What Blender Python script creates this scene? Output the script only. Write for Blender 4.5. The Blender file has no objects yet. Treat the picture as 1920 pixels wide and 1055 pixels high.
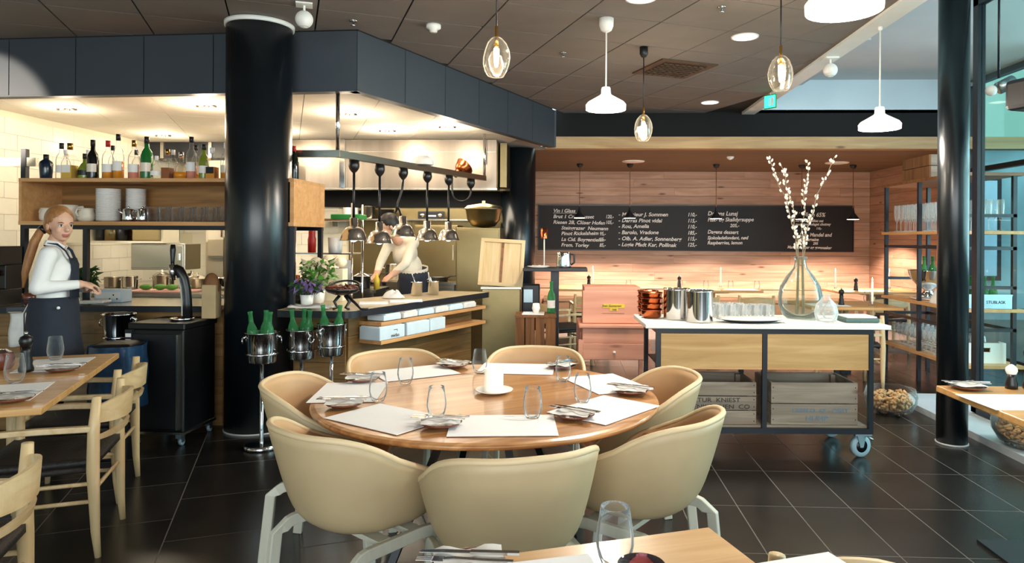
import bpy, bmesh, math, random
from math import sin, cos, pi, radians as R
from mathutils import Vector, Matrix, Euler
random.seed(7)
S = bpy.context.scene
COL = S.collection

# ------------------------------------------------------------------ camera, sky, light, exposure
cam_d = bpy.data.cameras.new('camera'); cam = bpy.data.objects.new('camera', cam_d); COL.objects.link(cam)
cam.location = (0, 0, 1.45)
cam.rotation_euler = Euler((R(90), -0.006, R(2.25)), 'XYZ')
cam_d.lens = 1300/1920*36; cam_d.sensor_width = 36
cam_d.shift_x = -54/1920; cam_d.shift_y = -82.5/1920
cam_d.clip_start = 0.05; cam_d.clip_end = 200
S.camera = cam

wd = bpy.data.worlds.new('sky'); S.world = wd; wd.use_nodes = True
bg = wd.node_tree.nodes['Background']
bg.inputs[0].default_value = (0.80, 0.93, 1.0, 1); bg.inputs[1].default_value = 1.5

S.view_settings.view_transform = 'Standard'; S.view_settings.look = 'None'
S.view_settings.exposure = 0.45; S.view_settings.gamma = 1.0; S.view_settings.use_curve_mapping = False
cy = S.cycles
cy.use_denoising = True
cy.max_bounces = 7; cy.diffuse_bounces = 4; cy.glossy_bounces = 4; cy.transmission_bounces = 6; cy.transparent_max_bounces = 24
cy.caustics_reflective = False; cy.caustics_refractive = False
cy.sample_clamp_indirect = 6.0

def lamp(kind, loc, power, color, size=0.1, rot=(0,0,0), **kw):
    d = bpy.data.lights.new('lamp_light', kind); o = bpy.data.objects.new('lamp_light', d); COL.objects.link(o)
    o.location = loc; o.rotation_euler = rot; d.energy = power; d.color = color
    if kind == 'AREA': d.size = size
    else: d.shadow_soft_size = size
    for k, v in kw.items(): setattr(d, k, v)
    return o
WARM = (1.0, 0.78, 0.52); SOFT = (1.0, 0.88, 0.74); DAY = (0.86, 0.95, 1.0)
# added area lamps as daylight through the assumed street front behind the camera and the glazed side
lamp('AREA', (0.3, -3.6, 2.0), 235, (0.98, 0.97, 0.95), 6.5, (R(90), 0, 0), shape='RECTANGLE', size_y=2.2)
lamp('AREA', (6.2, 4.6, 1.9), 260, DAY, 5.0, (R(90), 0, R(90)), shape='RECTANGLE', size_y=2.6)

# ------------------------------------------------------------------ materials
def hx(h):
    h = h.lstrip('#'); c = [int(h[i:i+2], 16)/255 for i in (0, 2, 4)]
    return tuple(((x/12.92) if x <= .04045 else ((x+.055)/1.055)**2.4) for x in c) + (1,)
def base(name):
    m = bpy.data.materials.new(name); m.use_nodes = True
    nt = m.node_tree; return m, nt, nt.nodes['Principled BSDF']
def plain(name, col, rough=.5, metal=0., noise=.12, scale=8., bump=0., emit=None, estr=0., coat=0., stretch=None, piece=0.):
    """principled material with soft noise variation; piece > 0 varies the tone from piece to piece"""
    m, nt, p = base(name); c = hx(col) if isinstance(col, str) else col
    n = nt.nodes; l = nt.links
    tc = n.new('ShaderNodeTexCoord'); mp = n.new('ShaderNodeMapping'); l.new(tc.outputs['Object'], mp.inputs[0])
    if stretch: mp.inputs['Scale'].default_value = stretch
    nz = n.new('ShaderNodeTexNoise'); nz.inputs['Scale'].default_value = scale; nz.inputs['Detail'].default_value = 5
    l.new(mp.outputs[0], nz.inputs['Vector'])
    mr = n.new('ShaderNodeMapRange'); mr.inputs[1].default_value = .25; mr.inputs[2].default_value = .75
    mr.inputs[3].default_value = 1-noise; mr.inputs[4].default_value = 1+noise; l.new(nz.outputs[0], mr.inputs[0])
    v = mr.outputs[0]
    if piece:
        oi = n.new('ShaderNodeObjectInfo'); m2 = n.new('ShaderNodeMapRange'); l.new(oi.outputs['Random'], m2.inputs[0])
        m2.inputs[3].default_value = 1-piece; m2.inputs[4].default_value = 1+piece
        mu = n.new('ShaderNodeMath'); mu.operation = 'MULTIPLY'; l.new(v, mu.inputs[0]); l.new(m2.outputs[0], mu.inputs[1]); v = mu.outputs[0]
    vm = n.new('ShaderNodeVectorMath'); vm.operation = 'SCALE'; vm.inputs[0].default_value = c[:3]; l.new(v, vm.inputs['Scale'])
    l.new(vm.outputs[0], p.inputs['Base Color'])
    p.inputs['Roughness'].default_value = rough; p.inputs['Metallic'].default_value = metal
    if coat: p.inputs['Coat Weight'].default_value = coat; p.inputs['Coat Roughness'].default_value = .12
    if bump:
        b = n.new('ShaderNodeBump'); b.inputs['Strength'].default_value = bump; b.inputs['Distance'].default_value = .01
        l.new(nz.outputs[0], b.inputs['Height']); l.new(b.outputs[0], p.inputs['Normal'])
    if emit:
        p.inputs['Emission Color'].default_value = hx(emit) if isinstance(emit, str) else emit; p.inputs['Emission Strength'].default_value = estr
    return m
def wood(name, light, dark, rough=.45, axis='X', scale=1., knots=False, piece=.1, coat=0., contrast=1.):
    """wood grain: noise stretched along AXIS, plus optional knots"""
    m, nt, p = base(name); n = nt.nodes; l = nt.links
    tc = n.new('ShaderNodeTexCoord'); mp = n.new('ShaderNodeMapping'); l.new(tc.outputs['Object'], mp.inputs[0])
    s = {'X': (1.2, 14, 14), 'Y': (14, 1.2, 14), 'Z': (14, 14, 1.2)}[axis]
    mp.inputs['Scale'].default_value = [x*scale for x in s]
    oi = n.new('ShaderNodeObjectInfo'); cmb = n.new('ShaderNodeMath'); cmb.operation = 'MULTIPLY'; cmb.inputs[1].default_value = 37.
    l.new(oi.outputs['Random'], cmb.inputs[0]); l.new(cmb.outputs[0], mp.inputs['Location'])
    nz = n.new('ShaderNodeTexNoise'); nz.inputs['Scale'].default_value = 1.6; nz.inputs['Detail'].default_value = 7; nz.inputs['Distortion'].default_value = .9
    l.new(mp.outputs[0], nz.inputs['Vector'])
    cr = n.new('ShaderNodeValToRGB'); l.new(nz.outputs[0], cr.inputs[0])
    cr.color_ramp.elements[0].position = .5-.22/contrast; cr.color_ramp.elements[1].position = .5+.22/contrast
    cr.color_ramp.elements[0].color = hx(dark); cr.color_ramp.elements[1].color = hx(light)
    col = cr.outputs[0]
    if knots:
        mk = n.new('ShaderNodeMapping'); l.new(tc.outputs['Object'], mk.inputs[0]); l.new(cmb.outputs[0], mk.inputs['Location'])
        ks = {'X': (1.6, 6, 6), 'Y': (6, 1.6, 6), 'Z': (6, 6, 1.6)}[axis]; mk.inputs['Scale'].default_value = ks
        vo = n.new('ShaderNodeTexVoronoi'); vo.inputs['Scale'].default_value = 1.0; l.new(mk.outputs[0], vo.inputs['Vector'])
        k2 = n.new('ShaderNodeValToRGB'); l.new(vo.outputs['Distance'], k2.inputs[0])
        k2.color_ramp.elements[0].position = .05; k2.color_ramp.elements[1].position = .13
        k2.color_ramp.elements[0].color = (.22, .10, .05, 1); k2.color_ramp.elements[1].color = (1, 1, 1, 1)
        mx = n.new('ShaderNodeMix'); mx.data_type = 'RGBA'; mx.blend_type = 'MULTIPLY'; mx.inputs[0].default_value = .8
        l.new(col, mx.inputs[6]); l.new(k2.outputs[0], mx.inputs[7]); col = mx.outputs[2]
    if piece:
        m2 = n.new('ShaderNodeMapRange'); l.new(oi.outputs['Random'], m2.inputs[0]); m2.inputs[3].default_value = 1-piece; m2.inputs[4].default_value = 1+piece
        vm = n.new('ShaderNodeVectorMath'); vm.operation = 'SCALE'; l.new(col, vm.inputs[0]); l.new(m2.outputs[0], vm.inputs['Scale']); col = vm.outputs[0]
    l.new(col, p.inputs['Base Color']); p.inputs['Roughness'].default_value = rough
    if coat: p.inputs['Coat Weight'].default_value = coat; p.inputs['Coat Roughness'].default_value = .15
    b = n.new('ShaderNodeBump'); b.inputs['Strength'].default_value = .12; b.inputs['Distance'].default_value = .004
    l.new(nz.outputs[0], b.inputs['Height']); l.new(b.outputs[0], p.inputs['Normal'])
    return m
def thin_glass(name, tint=(1, 1, 1, 1), blend=.22, white=.0, rough=.02, body=.0, dcol=(.9, .93, .93, 1)):
    """thin-walled glass: clear or tinted transparency with a fresnel-weighted gloss"""
    m = bpy.data.materials.new(name); m.use_nodes = True; nt = m.node_tree; n = nt.nodes; l = nt.links; n.clear()
    out = n.new('ShaderNodeOutputMaterial'); tr = n.new('ShaderNodeBsdfTransparent'); tr.inputs[0].default_value = tint
    gl = n.new('ShaderNodeBsdfGlossy'); gl.inputs['Roughness'].default_value = rough
    lw = n.new('ShaderNodeLayerWeight'); lw.inputs['Blend'].default_value = blend
    mx = n.new('ShaderNodeMixShader'); l.new(lw.outputs['Fresnel'], mx.inputs[0]); l.new(tr.outputs[0], mx.inputs[1]); l.new(gl.outputs[0], mx.inputs[2])
    res = mx.outputs[0]
    if white:  # WHITE and BODY paint a bright rim and haze in place of reflections
        df = n.new('ShaderNodeBsdfDiffuse'); df.inputs[0].default_value = dcol
        ml = n.new('ShaderNodeMath'); ml.operation = 'MULTIPLY_ADD'; ml.inputs[1].default_value = white; ml.inputs[2].default_value = body; l.new(lw.outputs['Facing'], ml.inputs[0])
        m2 = n.new('ShaderNodeMixShader'); l.new(ml.outputs[0], m2.inputs[0]); l.new(res, m2.inputs[1]); l.new(df.outputs[0], m2.inputs[2]); res = m2.outputs[0]
    l.new(res, out.inputs[0]); return m

M = {
 'floor': plain('dark_floor_tile', '#1f1d1c', .27, 0, .35, 5, .06, piece=.22),
 'grout': plain('floor_grout', '#66605b', .85),
 'ceil': plain('grey_ceiling_panel', '#7e7670', .9, 0, .06, 4, piece=.05),
 'gap': plain('dark_joint', '#14110f', .9),
 'bulk': plain('slate_bulkhead_panel', '#363d45', .55, 0, .05, 3, piece=.05),
 'colm': plain('black_column_paint', '#0d1318', .28, 0, .2, 6, .03),
 'kceil': plain('cream_ceiling_panel', '#efe6d6', .8, 0, .03, 4, piece=.02),
 'cream': plain('cream_wall', '#e6dcc0', .6, 0, .06, 3),
 'wtile': plain('cream_wall_tile', '#efe8d4', .28, 0, .04, 4, piece=.05),
 'white': plain('white_paint', '#efedE6', .5, 0, .03),
 'lgrey': plain('pale_grey_plaster', '#c3c6c6', .8, 0, .04, 2),
 'pblue': plain('pale_blue_plaster', '#c9d8de', .8, 0, .04, 2),
 'soot': plain('matt_black_paint', '#0a0a0b', .9, 0, .1),
 'black': plain('black_paint', '#15161a', .45, 0, .1),
 'bsteel': plain('black_steel', '#11161f', .38, 0, .15),
 'rubber': plain('black_plastic', '#0c0c0e', .35, 0, .1),
 'cord': plain('black_woven_cord', '#1b1614', .6, 0, .35, 90, .4),
 'steel': plain('brushed_steel', '#b9b3a6', .26, 1, .12, 30, 0, stretch=(1, 1, 14)),
 'hoodm': plain('brushed_hood_steel', '#8d8377', .33, 1, .12, 12, 0, stretch=(1, 1, .12)),
 'brass': plain('champagne_steel', '#867754', .36, 1, .1, 4, .05),
 'schrome': plain('satin_chrome', '#e2e0dc', .16, 1, .03),
 'chrome': plain('chrome', '#dcdcdc', .07, 1, .03),
 'copper': plain('copper', '#b5623a', .22, 1, .15),
 'gold': plain('brass_fitting', '#c39a55', .25, 1, .1),
 'zinc': plain('zinc_plate', '#9fb0b6', .35, 1, .1),
 'wrub': plain('grey_rubber_tyre', '#8fa9b4', .5, 0, .08),
 'table': wood('oiled_table_wood', '#cf9a62', '#9a6436', .28, 'X', .8, piece=.04, coat=.35, contrast=1.1),
 'tedge': wood('table_edge_wood', '#96653c', '#6a4224', .4, 'X', piece=.04),
 'oak': wood('oak_veneer', '#c9a26c', '#a98048', .45, 'X', .8),
 'oakz': wood('oak_counter_board', '#9b7848', '#6b4d28', .45, 'X', .8),
 'shelfoak': wood('shelf_oak', '#a87a45', '#6a4722', .5, 'X', .7),
 'lshelf': wood('pale_shelf_edge', '#d9a670', '#c08a52', .45, 'X', .8),
 'ash': wood('pale_ash', '#dcc49a', '#c4a674', .42, 'Z', .9, piece=.05),
 'ashx': wood('pale_ash_rail', '#dcc49a', '#c4a674', .42, 'X', .9, piece=.05),
 'ltable': wood('light_table_wood', '#d9ac70', '#bd8a4c', .36, 'X', .9, piece=.04, coat=.2),
 'pine': wood('pine_plank', '#c6a68f', '#a48067', .6, 'X', .6, True, .12),
 'piney': wood('pine_plank_side', '#b4937b', '#937059', .6, 'Y', .6, True, .12), 'lshelfy': wood('pale_shelf_long', '#d9a670', '#c08a52', .45, 'Y', .8), 'bronze': plain('dark_bronze', '#4d3d30', .5, .3, .1),
 'pinebeam': wood('pine_beam', '#c9a878', '#a98456', .55, 'X', .6, True, .06),
 'ply': wood('plywood_ceiling', '#75614a', '#5e4c38', .6, 'X', .4, piece=.06),
 'pink': wood('salmon_painted_pine', '#d69a80', '#bf8068', .5, 'X', .6, True, .05),
 'crate': wood('weathered_crate_wood', '#a39584', '#75685a', .8, 'X', .8, True, .14),
 'crateb': wood('brown_crate_wood', '#8a5d34', '#5a3617', .75, 'Z', .8, True, .14),
 'board': plain('chalkboard', '#0e0f11', .6, 0, .35, 3, 0),
 'chalk': plain('chalk', '#eeeeea', .9),
 'inshell': plain('warm_tan_inside', '#c29a6e', .5, 0, .05, 9),  # inner faces: warmer tan, with the different light there put into the colour
 'shell': plain('tan_leather', '#bda680', .48, 0, .05, 9, .03),
 'seam': plain('pale_leather_edge', '#d6bd94', .5, 0, .04),
 'cleg': plain('pale_lacquered_leg', '#c6c4b4', .4, 0, .06, 6, stretch=(8, 8, 1)),
 'paper': plain('white_paper', '#f6f6f6', .7, 0, .015),
 'linen': plain('grey_white_linen', '#dedbd6', .8, 0, .08, 20, .1),
 'china': plain('white_china', '#f4f1ec', .2, 0, .02),
 'cchina': plain('cream_china', '#e4d8c4', .25, 0, .04),
 'terra': plain('terracotta_plate', '#6b3626', .25, 0, .2, 10, coat=.4),
 'wax': plain('candle_wax', '#fbf7ee', .5, 0, .02, emit='#fff1d0', estr=.25),
 'flame': plain('candle_flame', '#ffd9a0', .5, emit='#ffc880', estr=14),
 'glow': plain('lit_diffuser', '#ffffff', .5, emit='#fff2dc', estr=9),
 'shade': plain('white_opal_shade', '#fbf9f4', .35, 0, .02, emit='#fff6e8', estr=.55),
 'fila': plain('glowing_filament', '#ffffff', .5, emit='#ffe4bf', estr=40),
 'navy': plain('navy_apron_cloth', '#222834', .85, 0, .12, 14, .15),
 'trous': plain('black_trousers', '#101114', .85, 0, .1),
 'shirt': plain('white_shirt', '#eceae6', .8, 0, .05, 7, .3),
 'jacket': plain('cream_chef_jacket', '#ece2cd', .8, 0, .05, 7, .3),
 'skin': plain('skin', '#dba98c', .5, 0, .06, 12),
 'lip': plain('lips', '#b0685c', .45), 'brow': plain('brows', '#5f4030', .8), 'eyew': plain('eye_white', '#dcd5cd', .3), 'iris': plain('iris', '#2b1d16', .2),
 'hair': plain('chestnut_hair', '#a06c3c', .5, 0, .35, 30, .3, stretch=(3, 3, .5)), 'hairb': plain('black_hair', '#120d0b', .5, 0, .3, 30, .2),
 'leaf': plain('green_leaf', '#4f8a2e', .5, 0, .4, 14), 'dleaf': plain('dark_green_leaf', '#27501e', .5, 0, .4, 14),
 'purple': plain('purple_flower', '#77618f', .6, 0, .35, 18), 'petal': plain('cream_flower', '#f0dfc0', .6, 0, .1, 12),
 'twig': plain('twig_bark', '#8a7860', .8, 0, .2, 20), 'bud': plain('silvery_catkin', '#efe6d6', .8, 0, .06),
 'cork': plain('cork', '#b08a5c', .85, 0, .3, 25, piece=.3),
 'red': plain('red_plastic', '#b3231f', .4), 'yellow': plain('yellow_label', '#d8b63a', .5), 'green': plain('green_plastic', '#2c8a3c', .4),
 'bluebag': plain('blue_bin_liner', '#16334f', .22, 0, .3, 12, .5), 'pboard': plain('pink_cutting_board', '#d8a090', .5),
 'kraft': plain('brown_paper', '#b39a72', .8, 0, .1, 9, .1), 'carton': plain('pale_blue_carton', '#cfe0e8', .5, 0, .06),
 'ink': plain('black_ink', '#151515', .7), 'inkb': plain('faded_blue_ink', '#5f7f98', .8), 'inkp': plain('grey_stamp_ink', '#2f3030', .8),
 'slate': plain('dark_teal_cloth', '#4a6260', .7, 0, .08), 'plinth': plain('grey_stone_sill', '#aab4ba', .45, 0, .06),
 'gl': thin_glass('clear_glass', (.985, .99, .99, 1), .10, .42), 'glf': thin_glass('whitened_clear_glass', (.98, .99, .99, 1), .14, .8, .02, .07),  # rack glass is clear; its white tone is window light put in colour
 'glw': thin_glass('pendant_glass', (.97, .96, .94, 1), .16, .06), 'glg': thin_glass('green_bottle_glass', (.25, .65, .35, 1), .22, .25, .02, .22, (.12, .48, .20, 1)),  # diffuse green of the bottles stands in for reflected and transmitted light
 'gld': thin_glass('dark_bottle_glass', (.02, .04, .02, 1), .3), 'gla': thin_glass('amber_spirit', (.85, .45, .08, 1), .2), 'glv': thin_glass('violet_glass', (.50, .26, .30, 1), .35, .2),
 'glt': thin_glass('teal_tinted_pane', (.84, .95, .92, 1), .08), 'gle': thin_glass('demijohn_glass', (.90, .95, .92, 1), .16, .3), 'pane': thin_glass('facade_pane', (.80, .92, .95, 1), .1),
 'extg': plain('pale_green_render', '#b9d4be', .8, 0, .05, 1), 'extb': plain('teal_facade', '#a4c0c6', .6, 0, .3, 1), 'extp': plain('street_paving', '#8a9296', .9),
 'extw': plain('street_window', '#bcd4e4', .15, .2, .2, 1),
}

# ------------------------------------------------------------------ mesh helpers
class MB:
    def __init__(s): s.v = []; s.f = []; s.sm = []
    def add(s, vs, fs, smooth=False):
        o = len(s.v); s.v += [tuple(x) for x in vs]; s.f += [tuple(i+o for i in f) for f in fs]; s.sm += [smooth]*len(fs); return s
    def box(s, c, d, rz=0., tilt=None):
        x, y, z = [k/2 for k in d]
        vs = [Vector((a*x, b*y, e*z)) for a in (-1, 1) for b in (-1, 1) for e in (-1, 1)]
        m = Euler(tilt).to_matrix() if tilt else Matrix.Rotation(rz, 3, 'Z')
        vs = [m @ v + Vector(c) for v in vs]
        return s.add(vs, [(0,1,3,2),(4,6,7,5),(0,4,5,1),(2,3,7,6),(0,2,6,4),(1,5,7,3)])
    def span(s, a, b):
        return s.box([(p+q)/2 for p, q in zip(a, b)], [abs(q-p) for p, q in zip(a, b)])
    def lathe(s, prof, n=24, c=(0,0,0), smooth=True, m=None):
        """PROF: (r, z) pairs; r = 0 at an end closes it"""
        vs = []; rows = []
        for r, z in prof:
            if r <= 1e-6: rows.append([len(vs)]); vs.append((0, 0, z))
            else:
                rows.append(list(range(len(vs), len(vs)+n))); vs += [(r*cos(2*pi*i/n), r*sin(2*pi*i/n), z) for i in range(n)]
        fs = []
        for a, b in zip(rows, rows[1:]):
            if len(a) == 1 and len(b) == 1: continue
            for i in range(n):
                j = (i+1) % n
                if len(a) == 1: fs.append((a[0], b[j], b[i]))
                elif len(b) == 1: fs.append((a[i], a[j], b[0]))
                else: fs.append((a[i], a[j], b[j], b[i]))
        vs = [((m @ Vector(v)) if m else Vector(v)) + Vector(c) for v in vs]
        return s.add(vs, fs, smooth)
    def tube(s, pts, r, n=8, cap=True, smooth=True, flat=None):
        """tube along PTS; R one radius or one per point; FLAT = (width, height) makes a rectangular bar"""
        pts = [Vector(p) for p in pts]; k = len(pts); rs = r if isinstance(r, (list, tuple)) else [r]*k
        vs = []; up = None
        for i, p in enumerate(pts):
            t = (pts[min(i+1, k-1)] - pts[max(i-1, 0)]).normalized()
            if up is None: up = Vector((0, 0, 1)) if abs(t.z) < .9 else Vector((1, 0, 0))
            a = t.cross(up).normalized(); b = a.cross(t).normalized(); up = b
            if flat: vs += [p + a*x*flat[0]/2 + b*y*flat[1]/2 for x, y in ((-1,-1),(1,-1),(1,1),(-1,1))]
            else: vs += [p + (a*cos(2*pi*j/n) + b*sin(2*pi*j/n))*rs[i] for j in range(n)]
        q = 4 if flat else n
        fs = [(i*q+j, i*q+(j+1) % q, (i+1)*q+(j+1) % q, (i+1)*q+j) for i in range(k-1) for j in range(q)]
        if cap: fs += [tuple(range(q))[::-1], tuple(range((k-1)*q, k*q))]
        return s.add(vs, fs, smooth and not flat)
    def prism(s, poly, z0, z1):
        n = len(poly); vs = [(x, y, z0) for x, y in poly] + [(x, y, z1) for x, y in poly]
        return s.add(vs, [tuple(range(n))[::-1], tuple(range(n, 2*n))] + [(i, (i+1) % n, n+(i+1) % n, n+i) for i in range(n)])
    def ball(s, c, r, n=12, k=7, m=None):
        rr = (r, r, r) if not isinstance(r, (tuple, list)) else r
        mm = Matrix.Diagonal(rr) if m is None else m @ Matrix.Diagonal(rr)
        return s.lathe([(sin(pi*i/k), -cos(pi*i/k)) for i in range(k+1)], n, c, True, mm)
    def surf(s, rows, smooth=True, closed=False):
        n = len(rows[0]); vs = [v for r in rows for v in r]; e = n if closed else n-1
        return s.add(vs, [(i*n+j, i*n+(j+1) % n, (i+1)*n+(j+1) % n, (i+1)*n+j) for i in range(len(rows)-1) for j in range(e)], smooth)
    def mesh(s, name, mats):
        me = bpy.data.meshes.new(name); me.from_pydata(s.v, [], s.f); me.update()
        me.polygons.foreach_set('use_smooth', s.sm)
        for m in (mats if isinstance(mats, (list, tuple)) else [mats]): me.materials.append(M[m] if isinstance(m, str) else m)
        return me
def obj(name, mb, mat, parent=None, loc=(0,0,0), rz=0., bev=0., solid=0., sub=0, label=None, rot=None):
    me = mb.mesh(name, mat) if isinstance(mb, MB) else mb
    o = bpy.data.objects.new(name, me); COL.objects.link(o); o.location = loc; o.rotation_euler = rot or (0, 0, rz)
    if parent: o.parent = parent
    if sub: d = o.modifiers.new('s', 'SUBSURF'); d.levels = d.render_levels = sub
    if solid: d = o.modifiers.new('t', 'SOLIDIFY'); d.thickness = solid; d.offset = 0
    if bev: d = o.modifiers.new('b', 'BEVEL'); d.width = bev; d.segments = 2; d.limit_method = 'ANGLE'
    if label: o['label'] = label
    return o
def tag(o, label, cat, group=None, kind=None):
    o['label'] = label; o['category'] = cat
    if group: o['group'] = group
    if kind: o['kind'] = kind
    return o
def thing(name, label, cat, loc=(0,0,0), rz=0., group=None):
    o = bpy.data.objects.new(name, None); COL.objects.link(o); o.location = loc; o.rotation_euler = (0, 0, rz); o.empty_display_size = .05
    return tag(o, label, cat, group)
def struct(name, mb, mat, parent=None, **k):
    o = obj(name, mb, mat, parent, **k)
    if parent is None: o['kind'] = 'structure'
    return o
def sroot(name):
    o = bpy.data.objects.new(name, None); COL.objects.link(o); o['kind'] = 'structure'; return o
KIDS = {}
def kids(o): return [c for c in bpy.data.objects if c.parent is o]
def dup(root, loc, rz=0., label=None, group=None, ks=None, scale=None, rot=None):
    """a copy of a thing with copies of its parts and sub-parts, sharing mesh data"""
    r = root.copy(); COL.objects.link(r); r.location = loc; r.rotation_euler = rot or (0, 0, rz)
    if scale: r.scale = (scale,)*3 if not isinstance(scale, tuple) else scale
    if label: r['label'] = label
    if group: r['group'] = group
    if root not in KIDS: KIDS[root] = [(c, kids(c)) for c in kids(root)]
    for c, gs in KIDS[root]:
        d = c.copy(); COL.objects.link(d); d.parent = r
        for g in gs: e = g.copy(); COL.objects.link(e); e.parent = d
    return r
def text(name, body, size, mat, parent, loc, rot=(R(90), 0, 0), shear=0., sx=1., ext=.0008, align='LEFT'):
    cu = bpy.data.curves.new(name, 'FONT'); cu.body = body; cu.size = size; cu.shear = shear; cu.extrude = ext; cu.align_x = align
    cu.resolution_u = 3; cu.offset = .0016 if mat == 'chalk' else 0.; cu.materials.append(M[mat]); t_ = bpy.data.objects.new(name, cu); COL.objects.link(t_)
    me = bpy.data.meshes.new_from_object(t_.evaluated_get(bpy.context.evaluated_depsgraph_get())); bpy.data.objects.remove(t_)
    o = bpy.data.objects.new(name, me); COL.objects.link(o)
    o.parent = parent; o.location = loc; o.rotation_euler = rot; o.scale = (sx, 1, 1); return o
def arc(c, r, a0, a1, n=8, plane='XZ'):
    f = {'XZ': lambda x, y: (c[0]+x, c[1], c[2]+y), 'YZ': lambda x, y: (c[0], c[1]+x, c[2]+y), 'XY': lambda x, y: (c[0]+x, c[1]+y, c[2])}[plane]
    return [f(r*cos(a0+(a1-a0)*i/n), r*sin(a0+(a1-a0)*i/n)) for i in range(n+1)]

# ================================================================== THE ROOM
H3 = 3.05
# ---- floor: tiled in two fields, the field on the window side square to the room, the other turned by 22 degrees
fl = sroot('floor')
struct('floor_bed', MB().span((-7, -4, -.06), (8.5, 13, -.0007)), 'grout', fl)
tile_mesh = {}
def tile(poly, key=None, z0=-.0007, z1=0.0):
    cx_ = sum(p[0] for p in poly)/len(poly); cy_ = sum(p[1] for p in poly)/len(poly)
    k = key
    if k is None or k not in tile_mesh:
        me = MB().prism([(x-cx_, y-cy_) for x, y in poly], z0, z1).mesh('tile', 'floor')
        if k is not None: tile_mesh[k] = me
    else: me = tile_mesh[k]
    o = bpy.data.objects.new('tile', me); COL.objects.link(o); o.location = (cx_, cy_, 0); o.parent = fl; return o
def clip(poly, nx, ny, d):
    """the part of POLY where nx*x + ny*y <= d"""
    out = []
    for i, a in enumerate(poly):
        b = poly[(i+1) % len(poly)]; da = nx*a[0]+ny*a[1]-d; db = nx*b[0]+ny*b[1]-d
        if da <= 0: out.append(a)
        if da*db < 0: t = da/(da-db); out.append((a[0]+t*(b[0]-a[0]), a[1]+t*(b[1]-a[1])))
    return out
def area(p): return abs(sum(p[i][0]*p[(i+1) % len(p)][1]-p[(i+1) % len(p)][0]*p[i][1] for i in range(len(p))))/2
XB = 0.02                                           # border between the two fields
g = .006
x0 = XB; n_t = 0
while x0 < 5.0:
    y0 = 1.51 - .575
    while y0 < 8.8:
        a, b = x0+g/2, x0+.302-g/2
        tile([(a, y0+g/2), (b, y0+g/2), (b, y0+.575-g/2), (a, y0+.575-g/2)], 'r'); y0 += .575
    x0 += .302
A22 = R(22.3); ca, sa = cos(A22), sin(A22)
def g22(u, v): return (u*ca - v*sa, u*sa + v*ca)
for i in range(-14, 8):
    for j in range(-3, 18):
        u0 = i*.605 + .06; v0 = j*.565 + (.28 if i % 2 else 0) + .02
        p = [g22(u0+g/2, v0+g/2), g22(u0+.605-g/2, v0+g/2), g22(u0+.605-g/2, v0+.565-g/2), g22(u0+g/2, v0+.565-g/2)]
        cxm = sum(q[0] for q in p)/4; cym = sum(q[1] for q in p)/4
        if cym < 1.6 or cym > 6.3 or cxm < -4.6: continue
        q = clip(p, 1, 0, XB-g/2)
        if len(q) > 2 and area(q) > .004: tile(q, 'l' if len(q) == 4 and abs(area(q)-area(p)) < 1e-6 else None)

# ---- dark suspended ceiling, panels turned by 22 degrees, kept clear of kitchen bulkhead and the raised bay
cl = sroot('ceiling')
BK = [(-6.6, 5.61), (-4.651, 5.491), (-1.638, 5.302), (-.177, 8.661)]        # face of the bulkhead
struct('ceiling_deck', MB().prism([(-6.6, -4), (2.2, -4), (2.2, 8.93), (-.10, 8.93), (-.177, 8.661), (-1.638, 5.302), (-6.6, 5.61)], H3+.012, H3+.05), 'gap', cl)
for i in range(-14, 8):
    for j in range(-3, 18):
        u0 = i*.6 + .19; v0 = j*.6 + .33
        p = [g22(u0+.006, v0+.006), g22(u0+.594, v0+.006), g22(u0+.594, v0+.594), g22(u0+.006, v0+.594)]
        q = clip(p, 1, 0, 2.2)
        if not q or sum(t[1] for t in q)/len(q) < .9: continue
        q = clip(q, 0, 1, 8.92)
        # outside the kitchen: in front of the bulkhead's straight face or beyond its slanted face
        f1 = lambda s: clip(s, .0627, .998, .0627*-1.638+.998*5.302)
        f2 = lambda s: clip(s, -.917, .399, -.917*-1.638+.399*5.302)
        pa = f1(q)
        pb = f2(clip(q, -.0627, -.998, -(.0627*-1.638+.998*5.302)))
        for s in (pa, pb):
            if len(s) > 2 and area(s) > .003:
                cx_ = sum(t[0] for t in s)/len(s); cy_ = sum(t[1] for t in s)/len(s)
                if not (-5.6 < cx_): continue
                me = MB().prism([(x-cx_, y-cy_) for x, y in s], 0, .012).mesh('ceiling_panel', 'ceil')
                o = bpy.data.objects.new('ceiling_panel', me); COL.objects.link(o); o.location = (cx_, cy_, H3); o.parent = cl

# ---- raised bay above the window side: white edge, grey soffit, pale blue end wall
struct('trim_1', MB().span((2.2, -4, H3-.02), (2.36, 8.92, H3+.05)), 'white')
struct('ceiling_2', MB().span((2.36, -4, 3.47), (5.3, 9.1, 3.5)).span((2.36, 6.9, 3.40), (2.95, 8.92, 3.47)), 'lgrey')
struct('wall_bay', MB().span((2.2, 8.93, H3), (4.75, 9.05, 3.5)), 'pblue')
struct('wall_upstand', MB().span((2.2, -4, H3+.05), (2.36, 8.92, 3.5)), 'white')
# ---- dark lintel and pine beam over the dining niche
struct('wall_lintel', MB().span((-.32, 8.93, 2.742), (4.75, 9.05, H3+.04)), 'soot')
struct('trim_2', MB().span((-.30, 8.88, 2.592), (6.6, 9.05, 2.742)), 'pinebeam')
struct('ceiling_3', MB().span((-.62, 9.05, 2.592), (5.115, 12.0, 2.64)), 'ply')
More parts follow.
